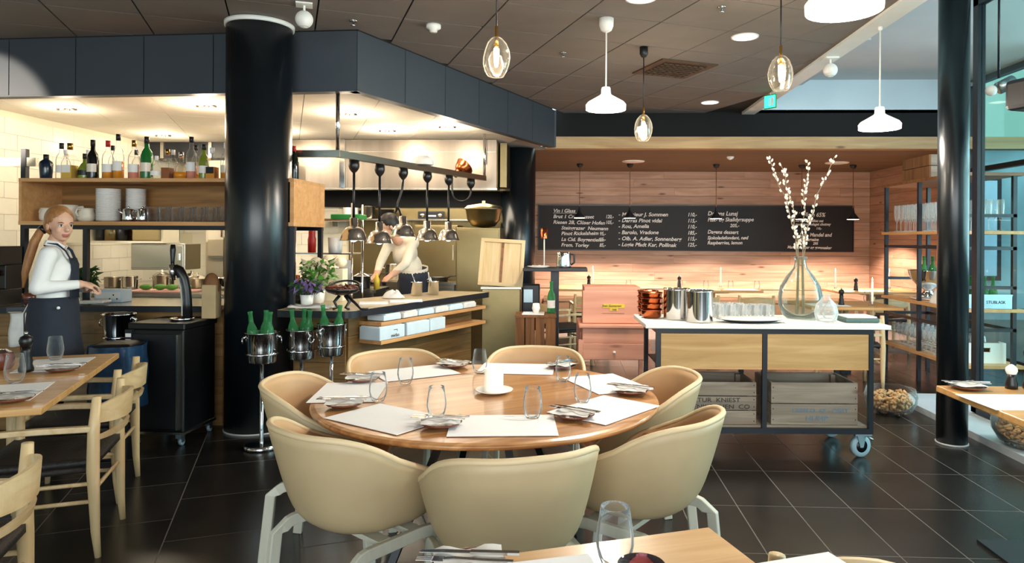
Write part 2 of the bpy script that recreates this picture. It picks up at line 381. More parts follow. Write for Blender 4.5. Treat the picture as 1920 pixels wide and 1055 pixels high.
# ---- niche walls of pine planks
wb = sroot('wall_back')
struct('wall_back_core', MB().span((-.75, 12.0, 0), (5.3, 12.1, 2.64)), 'gap', wb)
rng = random.Random(3)
for k in range(18):
    z = k*.145; x = -.70
    while x < 5.115:
        x1 = min(5.115, x + rng.uniform(1.3, 3.0)); x1 = 5.115 if 5.115-x1 < .4 else x1
        if z > .55: obj('plank', MB().span((-(x1-x)/2+.001, -.018-rng.random()*.004, .002), ((x1-x)/2-.001, 0, .143)), 'pine', wb, loc=((x+x1)/2, 12.0, z))
        x = x1
struct('wall_back_lower', MB().span((-.7, 11.985, 0), (5.1, 12, .57)), 'pine', wb)
wr = sroot('wall_right')
struct('wall_right_core', MB().span((5.135, 9.15, 0), (5.25, 12.1, 2.64)), 'gap', wr)
for k in range(18):
    z = k*.145; y = 9.15
    for y1 in (rng.uniform(10.2, 11.2), 11.98):
        if z > .5: obj('plank', MB().span((0, -(y1-y)/2+.001, .002), (.02, (y1-y)/2-.001, .143)), 'piney', wr, loc=(5.115, (y+y1)/2, z))
        y = y1
struct('wall_niche_left', MB().span((-.75, 9.2, 0), (-.62, 12.0, 2.64)), 'ply')
# ---- outer walls
struct('wall_left', MB().span((-6.7, -4, 0), (-6.6, 5.6, H3+.05)), 'cream')
# ---- kitchen shell
kl = sroot('wall_kitchen_left')
struct('wall_kitchen_left_core', MB().span((-5.35, 5.5, 0), (-5.215, 9.3, 2.62)), 'cream', kl)
wt_me = MB().span((0, -.148, -.073), (.012, .148, .073)).mesh('wall_tile', 'wtile')
for r_ in range(11):
    for c_ in range(12):
        y = 5.75 + c_*.30 + (.15 if r_ % 2 else 0)
        if y > 9.1: continue
        o = bpy.data.objects.new('wall_tile', wt_me); COL.objects.link(o); o.location = (-5.215, y, .96+r_*.15); o.parent = kl
kb = sroot('wall_kitchen_back')
struct('wall_kitchen_back_core', MB().span((-5.3, 9.2, 0), (-.75, 9.3, 2.62)), 'cream', kb)
wt2 = MB().span((-.148, -.012, -.073), (.148, 0, .073)).mesh('wall_tile', 'wtile')
for r_ in range(11):
    for c_ in range(7):
        o = bpy.data.objects.new('wall_tile', wt2); COL.objects.link(o); o.location = (-5.03+c_*.3+(.1 if r_ % 2 else 0), 9.2, .96+r_*.15); o.parent = kb
kc = sroot('ceiling_4')
kpoly = [(-6.6, 5.66), (-4.65, 5.55), (-1.66, 5.36), (-.25, 8.62), (-.62, 9.2), (-6.6, 9.3)]
struct('ceiling_4_deck', MB().prism(kpoly, 2.606, 2.64), 'lgrey', kc)
for i in range(-12, 4):
    for j in range(2, 17):
        u0 = i*.6+.12; v0 = j*.6+.2
        q = [g22(u0+.003, v0+.003), g22(u0+.597, v0+.003), g22(u0+.597, v0+.597), g22(u0+.003, v0+.597)]
        for (ax, ay), (bx, by) in zip(kpoly, kpoly[1:]+kpoly[:1]):
            nx, ny = by-ay, ax-bx; q = clip(q, nx, ny, nx*ax+ny*ay)
            if len(q) < 3: break
        if len(q) > 2 and area(q) > .003:
            cx_ = sum(t[0] for t in q)/len(q); cy_ = sum(t[1] for t in q)/len(q)
            if cx_ < -5.6: continue
            me = MB().prism([(x-cx_, y-cy_) for x, y in q], 0, .012).mesh('ceiling_panel', 'kceil')
            o = bpy.data.objects.new('ceiling_panel', me); COL.objects.link(o); o.location = (cx_, cy_, 2.594); o.parent = kc
struct('wall_kitchen_middle', MB().span((-4.10, 7.70, 0), (-3.34, 7.8, 2.3)), 'cream')
# ---- bulkhead of slate panels around the kitchen
bh = sroot('wall_bulkhead')
def face_run(a, b, n, first=0., nm='panel', z0=2.585, z1=H3-.01):
    a = Vector(a); b = Vector(b); d = (b-a); L = d.length; ang = math.atan2(d.y, d.x); w = L/n
    for i in range(n):
        c = a + d*((i+.5)/n)
        obj(nm, MB().span((-w/2+.004, 0, z0), (w/2-.004, .03, z1)), 'bulk', bh, loc=(c.x, c.y, 0), rz=ang)
    nrm = Vector((-d.y, d.x)).normalized()
    m = (a+b)/2 + nrm*.045
    obj('bulkhead_backing', MB().span((-L/2, -.015, z0+.01), (L/2, .03, H3+.03)), 'gap', bh, loc=(m.x, m.y, 0), rz=ang)
face_run((-6.52, 5.607), (-4.57, 5.486), 4); face_run((-4.57, 5.486), (-1.638, 5.302), 5); face_run((-1.638, 5.302), (-.177, 8.661), 6)
obj('bulkhead_edge', MB().box((0, .04, 2.58), (4.86, .09, .014)), 'bulk', bh, loc=(-4.065, 5.462, 0), rz=math.atan2(-.184, 2.932))
d_ = Vector((1.461, 3.359)); obj('bulkhead_edge', MB().box((0, .04, 2.58), (d_.length, .09, .014)), 'bulk', bh, loc=(-.9075, 6.9815, 0), rz=math.atan2(d_.y, d_.x))
obj('bulkhead_end', MB().box((0, 0, 2.815), (.16, .035, .46)), 'bulk', bh, loc=(-.24, 8.72, 0), rz=R(10))
# ---- columns
def column(n, loc, r, z, ring=True):
    o = sroot(n); o.location = loc
    struct('column_shaft', MB().lathe([(0, 0), (r, 0), (r, z), (0, z)], 48), 'colm', o)
    if ring:
        struct('column_collar', MB().lathe([(r, z-.035), (r+.012, z-.035), (r+.014, z-.005), (r, z-.005)], 48), 'white', o)
    struct('column_foot', MB().lathe([(r, 0), (r+.006, 0), (r+.006, .012), (r, .012)], 48), 'lgrey', o)
    return o
column('column_1', (-2.34, 5.16, 0), .236, H3); column('column_2', (-.65, 8.98, 0), .225, 2.59, False); column('column_3', (2.745, 5.06, 0), .1, 3.47)

# ---- glazed side: facade, inner glass screen and sill, and the street beyond
wn = sroot('window_1')
struct('window_1_frame', MB().span((5.1, 3.0, 0), (5.18, 9.1, .08)).span((5.1, 3.0, 3.4), (5.18, 9.1, 3.5)).span((5.1, 9.02, 0), (5.2, 9.15, 3.5)).span((5.1, 7.2, 0), (5.18, 7.27, 3.5)).span((5.1, 5.3, 0), (5.18, 5.37, 3.5)).span((5.1, 3.0, 2.3), (5.18, 9.1, 2.36)).span((5.1, 3.0, 0), (5.18, 3.07, 3.5)), 'bsteel', wn)
for y0, y1 in ((3.07, 5.3), (5.37, 7.2), (7.27, 9.02)):
    struct('pane', MB().span((5.135, y0, .08), (5.145, y1, 2.3)), 'pane', wn); struct('pane', MB().span((5.135, y0, 2.36), (5.145, y1, 3.4)), 'pane', wn)
w2 = sroot('window_2')
struct('window_2_frame', MB().span((3.28, 5.70, .06), (3.34, 5.77, 3.40)).span((3.28, 2.0, 3.34), (3.34, 5.77, 3.42)).span((3.28, 2.0, .06), (3.34, 5.77, .1)), 'bsteel', w2)
struct('pane', MB().span((3.305, 3.9, .1), (3.315, 5.70, 3.34)), 'glt', w2); struct('pane', MB().span((3.305, 2.0, .1), (3.315, 3.89, 3.34)), 'glt', w2)
struct('baseboard_right', MB().span((2.96, 2.0, 0), (3.42, 6.45, .05)), 'plinth')
ext = sroot('exterior_street')
struct('paving', MB().span((5.4, -10, -.1), (60, 60, -.02)), 'extp', ext)
eb = thing('street_building', 'pale green rendered building seen beyond the glazing', 'building', (7.2, 15.0, 0))
obj('wall', MB().span((-1, 0, 3.4), (14, 4, 12)), 'extg', eb); obj('shopfront', MB().span((-1, .1, 0), (14, 4, 3.4)), 'extb', eb)
for k in range(3):
    for j in range(2):
        f = obj('window', MB().span((.2+k*2.4, -.06, .6+j*4.4), (1.9+k*2.4, .12, 2.8+j*4.4)), 'bsteel', eb); obj('glass', MB().span((.3+k*2.4, -.08, .7+j*4.4), (1.8+k*2.4, -.05, 2.7+j*4.4)), 'extw', f)
eb2 = thing('glass_office', 'teal glass office block across the street', 'building', (22, 6, 0), R(-80))
obj('wall', MB().span((-9, 0, 0), (9, 5, 8)), 'extb', eb2)
for k in range(8):
    for j in range(3):
        obj('window', MB().span((-8.6+k*2.2, -.05, .7+j*2.6), (-6.9+k*2.2, .02, 2.5+j*2.6)), 'extw', eb2)
# street front behind the camera: an unseen glazed front, assumed for the daylight that comes through
w3 = sroot('window_assumed')
for x in (-6.5, -4.3, -2.1, .1, 2.3, 4.5): struct('mullion', MB().span((x, -4.0, 0), (x+.06, -3.92, H3)), 'bsteel', w3)
struct('transom', MB().span((-6.6, -4.0, .0), (5.1, -3.92, .12)), 'bsteel', w3); struct('transom', MB().span((-6.6, -4.0, 2.98), (5.1, -3.92, H3)), 'bsteel', w3)
for x in (-6.44, -4.24, -2.04, .16, 2.36): struct('pane', MB().span((x, -3.965, .12), (x+2.14, -3.955, 2.98)), 'pane', w3)

# ================================================================== ROUND TABLE AND ITS CHAIRS
TX, TY, TZ = -.36, 3.13, .74
t = thing('round_table', 'large round oiled wood dining table laid for seven', 'table', (TX, TY, 0))
tt = obj('tabletop', MB().lathe([(0, .738), (.745, .738), (.762, .735), (.767, .726), (.762, .716), (.70, .704), (0, .704)], 96), 'table', t, rz=R(35))
tt.data.polygons.foreach_set('use_smooth', [abs(p.normal.z) < .95 for p in tt.data.polygons])
for k in range(4):
    a = R(30 + 90*k)
    obj('leg', MB().tube([(.16*cos(a), .16*sin(a), .70), (.46*cos(a), .46*sin(a), .008)], .5, flat=(.045, .03)), 'bsteel', t)
obj('leg_frame', MB().box((0, 0, .69), (.42, .06, .026), R(30)).box((0, 0, .69), (.06, .42, .024), R(30)), 'bsteel', t)

KEY = [(0, .796), (45, .79), (70, .752), (90, .668), (105, .635), (128, .60), (143, .52), (158, .468), (180, .462)]
def shell_rows(n=56, grow=0.):
    """bucket shell: a high back (local -y) sweeping down over the arms to a low seat front (local +y)"""
    hs = []
    for i in range(n):
        d = abs((2*pi*i/n+pi) % (2*pi)-pi)/pi*180
        key = KEY
        for (d0, h0), (d1, h1) in zip(key, key[1:]):
            if d0 <= d <= d1: q = (d-d0)/(d1-d0); h = h0+(h1-h0)*q
        hs.append(h)
    for _ in range(4): hs = [(hs[i-1]+2*hs[i]+hs[(i+1) % n])/4 for i in range(n)]
    rows = []
    prof = [(0, 0), (.30, .002), (.55, .012), (.74, .05), (.86, .13), (.925, .28), (.965, .52), (.99, .80), (1.0, 1.0)]
    for pr, pz in prof:
        row = []
        for i in range(n):
            a = 2*pi*i/n; d = abs((a+pi) % (2*pi)-pi)/pi*180        # 0 at the back
            h = hs[i]
            ex = 2/2.35
            cx_ = math.copysign(abs(sin(a))**ex, sin(a)); cy_ = -math.copysign(abs(cos(a))**ex, cos(a))
            spread = 1.0 - .14*(1-pz)*min(1, max(0, (140-d)/40))
            flare = .045*pz*max(0, cos(R(min(d, 90))))
            x = (.284+grow)*cx_*pr*spread; y = (.255+grow)*cy_*pr*spread - flare
            row.append((x, y, .425 + (h-.425)*pz))
        rows.append(row)
    return rows
rows = shell_rows()
sm = MB().surf(rows[1:], closed=True); n_ = len(sm.v); sm.v.append((0, 0, .425)); m_ = len(rows[1])
sm.f += [(n_, (i+1) % m_, i) for i in range(m_)]; sm.sm += [True]*m_
def make_shell_chair():
    r = thing('tub_chair', 'x', 'chair')
    s = obj('shell', sm, ['shell', 'inshell'], r, solid=.02, sub=1); s.modifiers['t'].material_offset = 1
    rim = [Vector(p) for p in rows[-1]]
    obj('rim_piping', MB().tube(rim+[rim[0], rim[1]], .0115, 8, cap=False), 'seam', r)
    for sx in (-1, 1):
        pts = [(sx*.24, -.232, .0), (sx*.235, -.195, .36)] + [(sx*.228, -.185+.018*i, .36+.034*sin(pi/2*i/3)) for i in (1, 2, 3)] + [(sx*.226, .10, .397)] + [(sx*.228, .14+.018*i, .36+.034*cos(pi/2*i/3)) for i in (0, 1, 2, 3)] + [(sx*.24, .232, .0)]
        obj('leg_frame', MB().tube(pts, 0, flat=(.042, .026)), 'cleg', r, bev=.004)
    obj('under_frame', MB().box((0, -.05, .408), (.44, .05, .018)).box((0, .08, .408), (.44, .05, .018)), 'cleg', r)
    return r
sc = make_shell_chair()
SHELLS = [(-.198, 2.32, 21, 'tan leather tub chair at the near side of round table, its back to us'),
          (-.76, 2.515, -38, 'tan leather tub chair on the near left of round table beside the champagne stand side'),
          (.288, 2.70, 56, 'tan leather tub chair on the near right of round table before the wheeled counter'),
          (.325, 3.345, 97, 'tan leather tub chair on the far right of round table showing its inside'),
          (-.19, 3.84, 176, 'tan leather tub chair at the far side of round table before the salmon chest'),
          (-.87, 3.69, 218, 'tan leather tub chair at the far side of round table before the oak counter'),
          (-1.065, 3.12, 274, 'tan leather tub chair on the left of round table next to the bucket stand')]
for i, (x, y, a, lab) in enumerate(SHELLS):
    if i == 0: sc.location = (x, y, 0); sc.rotation_euler = (0, 0, R(-a)) if False else (0, 0, R(a*-1 if False else a)); sc['label'] = lab; sc['group'] = 'tub chairs around the round table'
    else: dup(sc, (x, y, 0), R(a), lab)

# ---- table settings
def sheet(name, w, d, th=.002, mat='paper', wav=0.):
    return MB().box((0, 0, th/2), (w, d, th))
mat_me = sheet('m', .40, .29).mesh('placemat', 'paper')
def placemat(x, y, rz, lab, z=TZ, group='paper placemats'):
    o = bpy.data.objects.new('placemat', mat_me); COL.objects.link(o); o.location = (x, y, z+.0006); o.rotation_euler = (0, 0, rz); return tag(o, lab, 'placemat', group)
plate_me = MB().lathe([(0, .003), (.052, .003), (.07, .010), (.078, .016), (.08, .015), (.071, .007), (.05, 0), (0, 0)], 28).mesh('bread_plate', 'terra')
def napkin_mb(w=.15, d=.13, seed=0):
    rg = random.Random(seed); rows_ = []
    for i in range(7):
        rows_.append([((-.5+j/8)*w + rg.uniform(-.003, .003), (-.5+i/6)*d*(1+.08*sin(j)), .006*sin(j*1.3+seed)*sin(i*.9)+rg.uniform(0, .003)) for j in range(9)])
    return MB().surf(rows_)
nap_me = [napkin_mb(seed=k).mesh('napkin', 'linen') for k in range(4)]
def fork_mb():
    mb = MB().tube([(0, -.095, .002), (0, -.03, .003), (0, .03, .006), (0, .052, .004)], 0, flat=(.011, .0025))
    mb.box((0, .064, .003), (.022, .026, .002))
    for k in range(4): mb.box((-.0085+.0057*k, .092, .004), (.0028, .034, .0018))
    return mb
def knife_mb():
    return MB().tube([(0, -.105, .003), (0, .0, .003)], 0, flat=(.013, .005)).prism([(-.006, 0), (.008, 0), (.010, .06), (.004, .105), (-.006, .11)], .002, .0035)
fork_me = fork_mb().mesh('fork', 'chrome'); knife_me = knife_mb().mesh('knife', 'chrome')
def lay(x, y, rz, where, z=TZ, k=0, nz=.017):
    z += .0032
    o = bpy.data.objects.new('bread_plate', plate_me); COL.objects.link(o); o.location = (x, y, z); tag(o, 'small terracotta bread plate ' + where, 'plate', 'terracotta bread plates')
    n = bpy.data.objects.new('napkin', nap_me[k % 4]); COL.objects.link(n); n.location = (x, y, z+nz+.004); n.rotation_euler = (0, 0, rz); tag(n, 'folded white napkin on the bread plate ' + where, 'napkin', 'white napkins')
    sd = bpy.data.objects.new('s', None); bpy.data.objects.remove(sd)
    for me, nm, dx in ((fork_me, 'fork', -.018), (knife_me, 'knife', .018)):
        c = bpy.data.objects.new(nm, me); COL.objects.link(c); a = rz + R(78)
        c.location = (x+dx*cos(a), y+dx*sin(a), z+nz+.012); c.rotation_euler = (0, 0, a); tag(c, 'steel %s lying on the napkin ' % nm + where, nm, 'cutlery on the napkins')
PROF_WINE = [(0, .0), (.024, .0), (.026, .004), (.034, .022), (.0385, .045), (.038, .065), (.033, .098), (.0295, .122), (.0285, .122), (.0318, .098), (.0365, .065), (.037, .046), (.0325, .024), (.022, .009), (0, .008)]
tumb_me = MB().lathe(PROF_WINE, 28).mesh('stemless_glass', 'gl')
def tumbler(x, y, lab, z=TZ, group='stemless wine glasses', s=1.0):
    o = bpy.data.objects.new('stemless_glass', tumb_me); COL.objects.link(o); o.location = (x, y, z+.0032); o.scale = (s, s, s); return tag(o, lab, 'glass', group)
placemat(-.241, 2.61, R(5), 'white paper placemat at the near seat of round table'); lay(-.472, 2.585, R(8), 'at the near seat of round table', k=0)
placemat(-.70, 2.685, R(-32), 'white paper placemat at the near left seat of round table'); lay(-.93, 2.86, R(15), 'between the two left seats of round table', k=1)
placemat(-.99, 3.125, R(-83), 'white paper placemat at the left seat of round table'); lay(-1.0, 3.36, R(5), 'at the left rim of round table', k=2)
placemat(-.80, 3.59, R(35), 'white paper placemat at the far left seat of round table'); lay(-.62, 3.765, R(-20), 'at the far left rim of round table', k=3)
placemat(-.271, 3.735, R(-2), 'white paper placemat at the far seat of round table before salmon chest'); lay(-.03, 3.77, R(60), 'at the far right rim of round table', k=1)
placemat(.19, 3.39, R(-65), 'white paper placemat at the far right seat of round table'); lay(.29, 3.18, R(-15), 'at the right rim of round table', k=2)
placemat(.155, 2.88, R(52), 'white paper placemat at the near right seat of round table'); lay(.03, 2.735, R(-20), 'at the near right seat of round table', k=3)
for (x, y), lab in zip([(-.511, 2.70), (-.135, 2.715), (.066, 2.985), (-.813, 2.955), (-.778, 3.31), (-.456, 3.60), (-.02, 3.42)],
    ['stemless wine glass behind the near seat napkin', 'stemless wine glass at the corner of the near placemat', 'stemless wine glass on the right beside the two right placemats', 'stemless wine glass at the left end of round table by two plates', 'stemless wine glass before the far left placemat', 'stemless wine glass behind the white candle holder', 'stemless wine glass before the far seat napkin right of candle']):
    tumbler(x, y, lab)
c = thing('candle_holder', 'white pillar candle on a white saucer at the middle of round table', 'candle', (-.335, 3.16, TZ+.0006))
obj('saucer', MB().lathe([(0, .0), (.05, 0), (.085, .012), (.088, .016), (.084, .017), (.05, .006), (0, .006)], 40), 'china', c)
obj('candle', MB().lathe([(0, .005), (.043, .005), (.043, .108), (.039, .112), (.035, .104), (0, .100)], 32), 'wax', c)

# ================================================================== LIGHT WOOD ARMCHAIRS AND RECTANGULAR TABLES
def make_armchair():
    r = thing('elbow_chair', 'x', 'chair')
    for sx in (-1, 1):
        obj('leg', MB().tube([(sx*.222, -.235, .0), (sx*.225, -.225, .12), (sx*.228, -.215, .40), (sx*.222, -.215, .56), (sx*.215, -.225, .72)], [.013, .019, .027, .025, .019], 12), 'ash', r)
        obj('leg', MB().tube([(sx*.245, .235, .0), (sx*.245, .23, .14), (sx*.245, .22, .40), (sx*.245, .215, .575)], [.013, .019, .024, .019], 12), 'ash', r)
        obj('arm', MB().tube([(sx*.225, -.21, .58), (sx*.245, .0, .588), (sx*.25, .25, .585)], 0, flat=(.034, .026)), 'ashx', r, bev=.005)
        obj('side_rail', MB().tube([(sx*.226, -.21, .40), (sx*.245, .22, .40)], .016, 8), 'cord', r)
        obj('stretcher', MB().tube([(sx*.226, -.215, .335), (sx*.245, .222, .335)], .0095, 8), 'ashx', r)
        obj('stretcher', MB().tube([(sx*.226, -.22, .255), (sx*.245, .226, .255)], .0095, 8), 'ashx', r)
    obj('stretcher', MB().tube([(-.245, .225, .30), (.245, .225, .30)], .0095, 8), 'ashx', r); obj('stretcher', MB().tube([(-.226, -.215, .30), (.226, -.215, .30)], .0095, 8), 'ashx', r)
    def slat(z0, z1, bow, th):
        rw = []
        for i in range(13):
            u = -1+i/6; x = .218*u; y = -.222 - bow*(1-u*u)
            e = 1-.32*abs(u)**3; zc = (z0+z1)/2+.01*(1-abs(u)); hh = (z1-z0)/2*e
            rw.append([(x, y+th/2, zc-hh), (x, y-th/2, zc-hh), (x, y-th/2-.008, zc+hh), (x, y+th/2-.008, zc+hh)])
        return MB().surf(rw, smooth=False, closed=True)
    obj('backrest', slat(.585, .698, .085, .014), 'ashx', r); obj('back_slat', slat(.52, .55, .065, .016), 'ashx', r)
    s = MB().surf([[( (.225+.018*(i/8))*(-1+j/4), -.225+.46*i/8, .428 - .018*sin(pi*i/8)*sin(pi*j/8)) for j in range(9)] for i in range(9)])
    obj('woven_seat', s, 'cord', r, solid=.03)
    return r
ac = make_armchair()
def armchair(x, y, rz, lab, first=[True], group='pale wooden elbow chairs'):
    if first[0]: first[0] = False; ac.location = (x, y, 0); ac.rotation_euler = (0, 0, rz); ac['label'] = lab; ac['group'] = group; return ac
    return dup(ac, (x, y, 0), rz, lab, group)
armchair(-2.405, 3.165, R(110.9), 'pale wood elbow chair with black woven seat at the nearer of the two left tables')
armchair(-2.72, 3.785, R(110.9), 'pale wood elbow chair with black woven seat at the farther left table by the bin')
armchair(-2.02, 2.075, R(110.9), 'pale wood elbow chair cut off by the lower left corner of the view')
armchair(.613, 1.34, R(160), 'pale wood chair whose back rail just shows at the bottom edge of the view')

def rect_table(name_lab, loc, rz, w, d, cat='table', group=None, leg='ash', top='ltable', h=.74):
    """rectangular table: local x from -w to 0, y from 0 to d"""
    r = thing('dining_table', name_lab, cat, (loc[0], loc[1], 0), rz, group)
    obj('tabletop', MB().span((-w, 0, h-.03), (0, d, h)), top, r, bev=.004)
    for y in (d/2-.085, d/2+.085): obj('leg', MB().tube([(-w/2, y, .03), (-w/2, y, h-.05)], [.024, .028], 12), leg, r)
    obj('foot', MB().span((-w/2-.05, d/2-.12, 0), (-w/2+.05, d/2+.12, .03)), 'bsteel', r); obj('top_bearer', MB().span((-w/2-.2, d/2-.2, h-.055), (-w/2+.2, d/2+.2, h-.03)), leg, r)
    return r
NX, NY = -2.153, 2.761; LA = R(22.5)
def L(x, y): return (NX + x*cos(LA) - y*sin(LA), NY + x*sin(LA) + y*cos(LA))
rect_table('light wood table at the left edge, nearer of the two', L(0, 0), LA, .80, .705, group='left dining tables')
rect_table('light wood table at the left edge standing behind the nearer one', L(0, .715), LA, .80, .705, group='left dining tables')
placemat(*L(-.24, .36), LA+R(92), 'white paper placemat on the nearer left table', group='paper placemats'); placemat(*L(-.24, 1.09), LA+R(90), 'white paper placemat on the farther left table by the apron', group='paper placemats')
lay(*L(-.15, .17), LA+R(10), 'on the nearer left table', k=1); lay(*L(-.15, .87), LA+R(8), 'on the farther left table', k=2)
tumbler(-2.634, 3.208, 'stemless wine glass on the nearer left table by the pepper mill', s=1.12); tumbler(-2.892, 3.809, 'stemless wine glass on the farther left table before the apron', s=1.08)
def pepper_mill(x, y, lab, z=TZ, group='black pepper mills', s=1.):
    r = thing('pepper_mill', lab, 'pepper mill', (x, y, z+.0032), 0, group)
    obj('body', MB().lathe([(0, 0), (.027, 0), (.028, .012), (.022, .03), (.024, .045), (.018, .07), (.020, .082), (.016, .10), (0, .10)], 20), 'rubber', r)
    obj('head', MB().lathe([(0, .10), (.017, .10), (.024, .115), (.026, .128), (.021, .143), (.009, .150), (0, .152)], 20), 'rubber', r)
    obj('knob', MB().ball((0, 0, .158), .008, 10, 6), 'chrome', r)
    r.scale = (s,)*3
    return r
pepper_mill(-2.79, 3.47, 'black turned pepper mill on the left tables behind the glass', s=1.25)
pt = thing('copper_pot', 'dark copper lidded pot on the left tables beside pepper mill', 'pot', (-2.98, 3.53, TZ+.0006))
obj('body', MB().lathe([(0, 0), (.05, 0), (.062, .02), (.064, .06), (.056, .085), (.058, .092), (.05, .088), (0, .03)], 28), 'terra', pt); obj('lid', MB().lathe([(.056, .088), (.03, .104), (.0, .108)], 28), 'chrome', pt)

# right hand table
rt_ = rect_table('light wood table at the right edge before the thin black column', (1.80+1.2, 2.93-.6, 0), 0, 1.2, 1.13+.0, top='ltable')
obj('base_plate', MB().span((-1.03, .25, .0005), (-.17, 1.08, .014)), 'bsteel', rt_)
placemat(1.985, 3.12, R(2), 'white paper placemat on the right edge table'); lay(1.905, 3.38, R(5), 'on the right edge table by the thin column', k=0)
pepper_mill(2.215, 3.40, 'tall black pepper mill on the right edge table', s=1.35)
sh = thing('salt_shaker', 'black and silver salt shaker beside the tall pepper mill', 'shaker', (2.125, 3.405, TZ+.0006))
obj('body', MB().lathe([(0, 0), (.026, 0), (.027, .02), (.019, .05), (.02, .07), (0, .07)], 20), 'rubber', sh); obj('cap', MB().lathe([(.02, .07), (.026, .085), (.024, .10), (.008, .115), (0, .117)], 20), 'white', sh)

# table at the bottom edge
tb = thing('dining_table', 'light wood table at the bottom edge with a violet bowl', 'table', (-.116, 1.56, 0), math.atan2(.153, .434), None)
obj('tabletop', MB().span((-.50, -.75, .71), (.495, 0, .74)), 'ltable', tb, bev=.004)
for x in (-.44, .42):
    for y in (-.69, -.08): obj('leg', MB().tube([(x, y, 0), (x, y, .71)], [.02, .026], 12), 'ash', tb)
tumbler(.105, 1.50, 'large stemless wine glass standing near the violet bowl at the bottom edge', s=1.06)
bw = thing('tealight_bowl', 'violet glass tealight bowl on the table at the bottom edge', 'bowl', (.150, 1.385, TZ+.0006))
obj('bowl', MB().lathe([(0, .0), (.030, .0), (.040, .012), (.0465, .035), (.048, .062), (.046, .064), (.0445, .036), (.037, .016), (0, .01)], 32), 'glv', bw)
obj('tealight', MB().lathe([(0, .012), (.019, .012), (.019, .026), (0, .026)], 20), 'wax', bw)
placemat(.455, 1.39, R(20), 'white paper placemat at the bottom edge right of violet bowl'); 
placemat(-.10, 1.36, R(17), 'white paper placemat at the bottom edge under the knife'); lay(-.205, 1.462, R(12), 'on the table at the bottom edge', k=3)

# ================================================================== BAR COUNTER AND PASS
def boards(parent, a, b, z0, z1, n_rows, lens, mat='oakz', th=.022, seed=1):
    """horizontal boards with staggered joints on a vertical face from A to B"""
    rg = random.Random(seed); a = Vector(a); b = Vector(b); d = b-a; Ln = d.length; ang = math.atan2(d.y, d.x); hz = (z1-z0)/n_rows
    for k in range(n_rows):
        x = 0.
        while x < Ln-.01:
            x1 = min(Ln, x + rg.uniform(*lens)); x1 = Ln if Ln-x1 < .2 else x1
            m = a + d*((x+x1)/2/Ln)
            obj('board', MB().span((-(x1-x)/2+.001, -th, .0015), ((x1-x)/2-.001, 0, hz-.0015)), mat, parent, loc=(m.x, m.y, z0+k*hz), rz=ang)
            x = x1
bc = thing('bar_counter', 'oak fronted bar counter with dark steel top behind the woman', 'counter', (0, 0, 0))
obj('worktop', MB().prism([(-5.1, 4.70), (-4.05, 4.86), (-3.6, 5.03), (-2.62, 5.09), (-2.62, 5.75), (-5.1, 5.75)], .885, .92), 'steel', bc)
obj('top_edge', MB().prism([(-5.1, 4.692), (-4.05, 4.852), (-3.6, 5.022), (-2.62, 5.082), (-2.62, 5.088), (-3.6, 5.028), (-4.05, 4.858), (-5.1, 4.698)], .878, .921), 'bsteel', bc)
obj('carcass', MB().prism([(-5.1, 4.85), (-4.05, 5.0), (-3.6, 5.16), (-2.62, 5.2), (-2.62, 5.7), (-5.1, 5.7)], .0, .884), 'oakz', bc)
boards(bc, (-5.1, 4.848), (-4.05, 4.998), .02, .87, 5, (.6, 1.1), seed=2); boards(bc, (-4.05, 4.998), (-3.6, 5.158), .02, .87, 5, (.5, .6), seed=3); boards(bc, (-3.6, 5.158), (-2.62, 5.198), .02, .87, 5, (.4, .9), seed=4)
pc = thing('pass_counter', 'oak pass counter with pale top and rounded corner running back into the kitchen', 'counter', (0, 0, 0))
cor = [(-1.60+.10*sin(a), 4.955-.10*cos(a)) for a in [R(-10+ 12*k) for k in range(10)]]
ptop = [(-2.08, 4.90)] + cor + [(-.772, 6.691), (-1.22, 6.78), (-1.85, 5.75), (-2.08, 5.75)]
obj('worktop', MB().prism(ptop, .885, .92), plain('pale_pass_top', '#cdb791', .22, 0, .08, 3), pc)
obj('top_edge', MB().prism([(x*1.0, y) for x, y in [(-2.08, 4.892)]+[(-1.60+.107*sin(a), 4.955-.107*cos(a)) for a in [R(-10+12*k) for k in range(10)]]+[(-.765, 6.688), (-.772, 6.691)]+cor[::-1]+[(-2.08, 4.90)]], .868, .918), 'bsteel', pc)
sd = Vector((.772-1.505, 0)); P0 = (-1.735, 5.16); P1 = (-1.655, 5.16); P2 = (-.93, 6.72)
obj('carcass', MB().prism([(-2.08, 5.19), (-1.70, 5.19), (-.98, 6.72), (-1.25, 6.72), (-1.9, 5.7), (-2.08, 5.7)], 0, .884), 'oakz', pc)
boards(pc, (-2.06, 5.185), (-1.66, 5.155), .01, .87, 7, (.3, .5), seed=5)
boards(pc, (-1.665, 5.155), (-.955, 6.715), .01, .87, 5, (.6, 1.1), seed=6)
sdir = math.atan2(1.56, .71)
for z, nm in ((.775, 'shelf'), (.635, 'shelf')):
    # shelves cantilevered from the slanted face
    obj(nm, MB().span((.12, -.235, 0), (1.63, -.02, .028)), 'lshelf', pc, loc=(-1.665, 5.155, z), rz=sdir)
def onslant(u, v): return (-1.665 + u*cos(sdir) - v*sin(sdir), 5.155 + u*sin(sdir) + v*cos(sdir))
rg = random.Random(8)
for k in range(6):
    u = .16 + k*.22; x, y = onslant(u+.10, -.15)
    o = obj('napkin_pack', MB().box((0, 0, .0215), (.20, .17, .042), 0).box((.01, .005, .046), (.18, .16, .012), .05), 'carton' if k % 2 == 0 else 'linen', None, loc=(x, y, .807), rz=sdir+rg.uniform(-.06, .06), bev=.008)
    tag(o, ('first', 'second', 'third', 'fourth', 'fifth', 'sixth')[k] + ' flat pack of pale napkins along the upper counter shelf from the near end', 'napkins', 'napkin packs on the upper shelf')
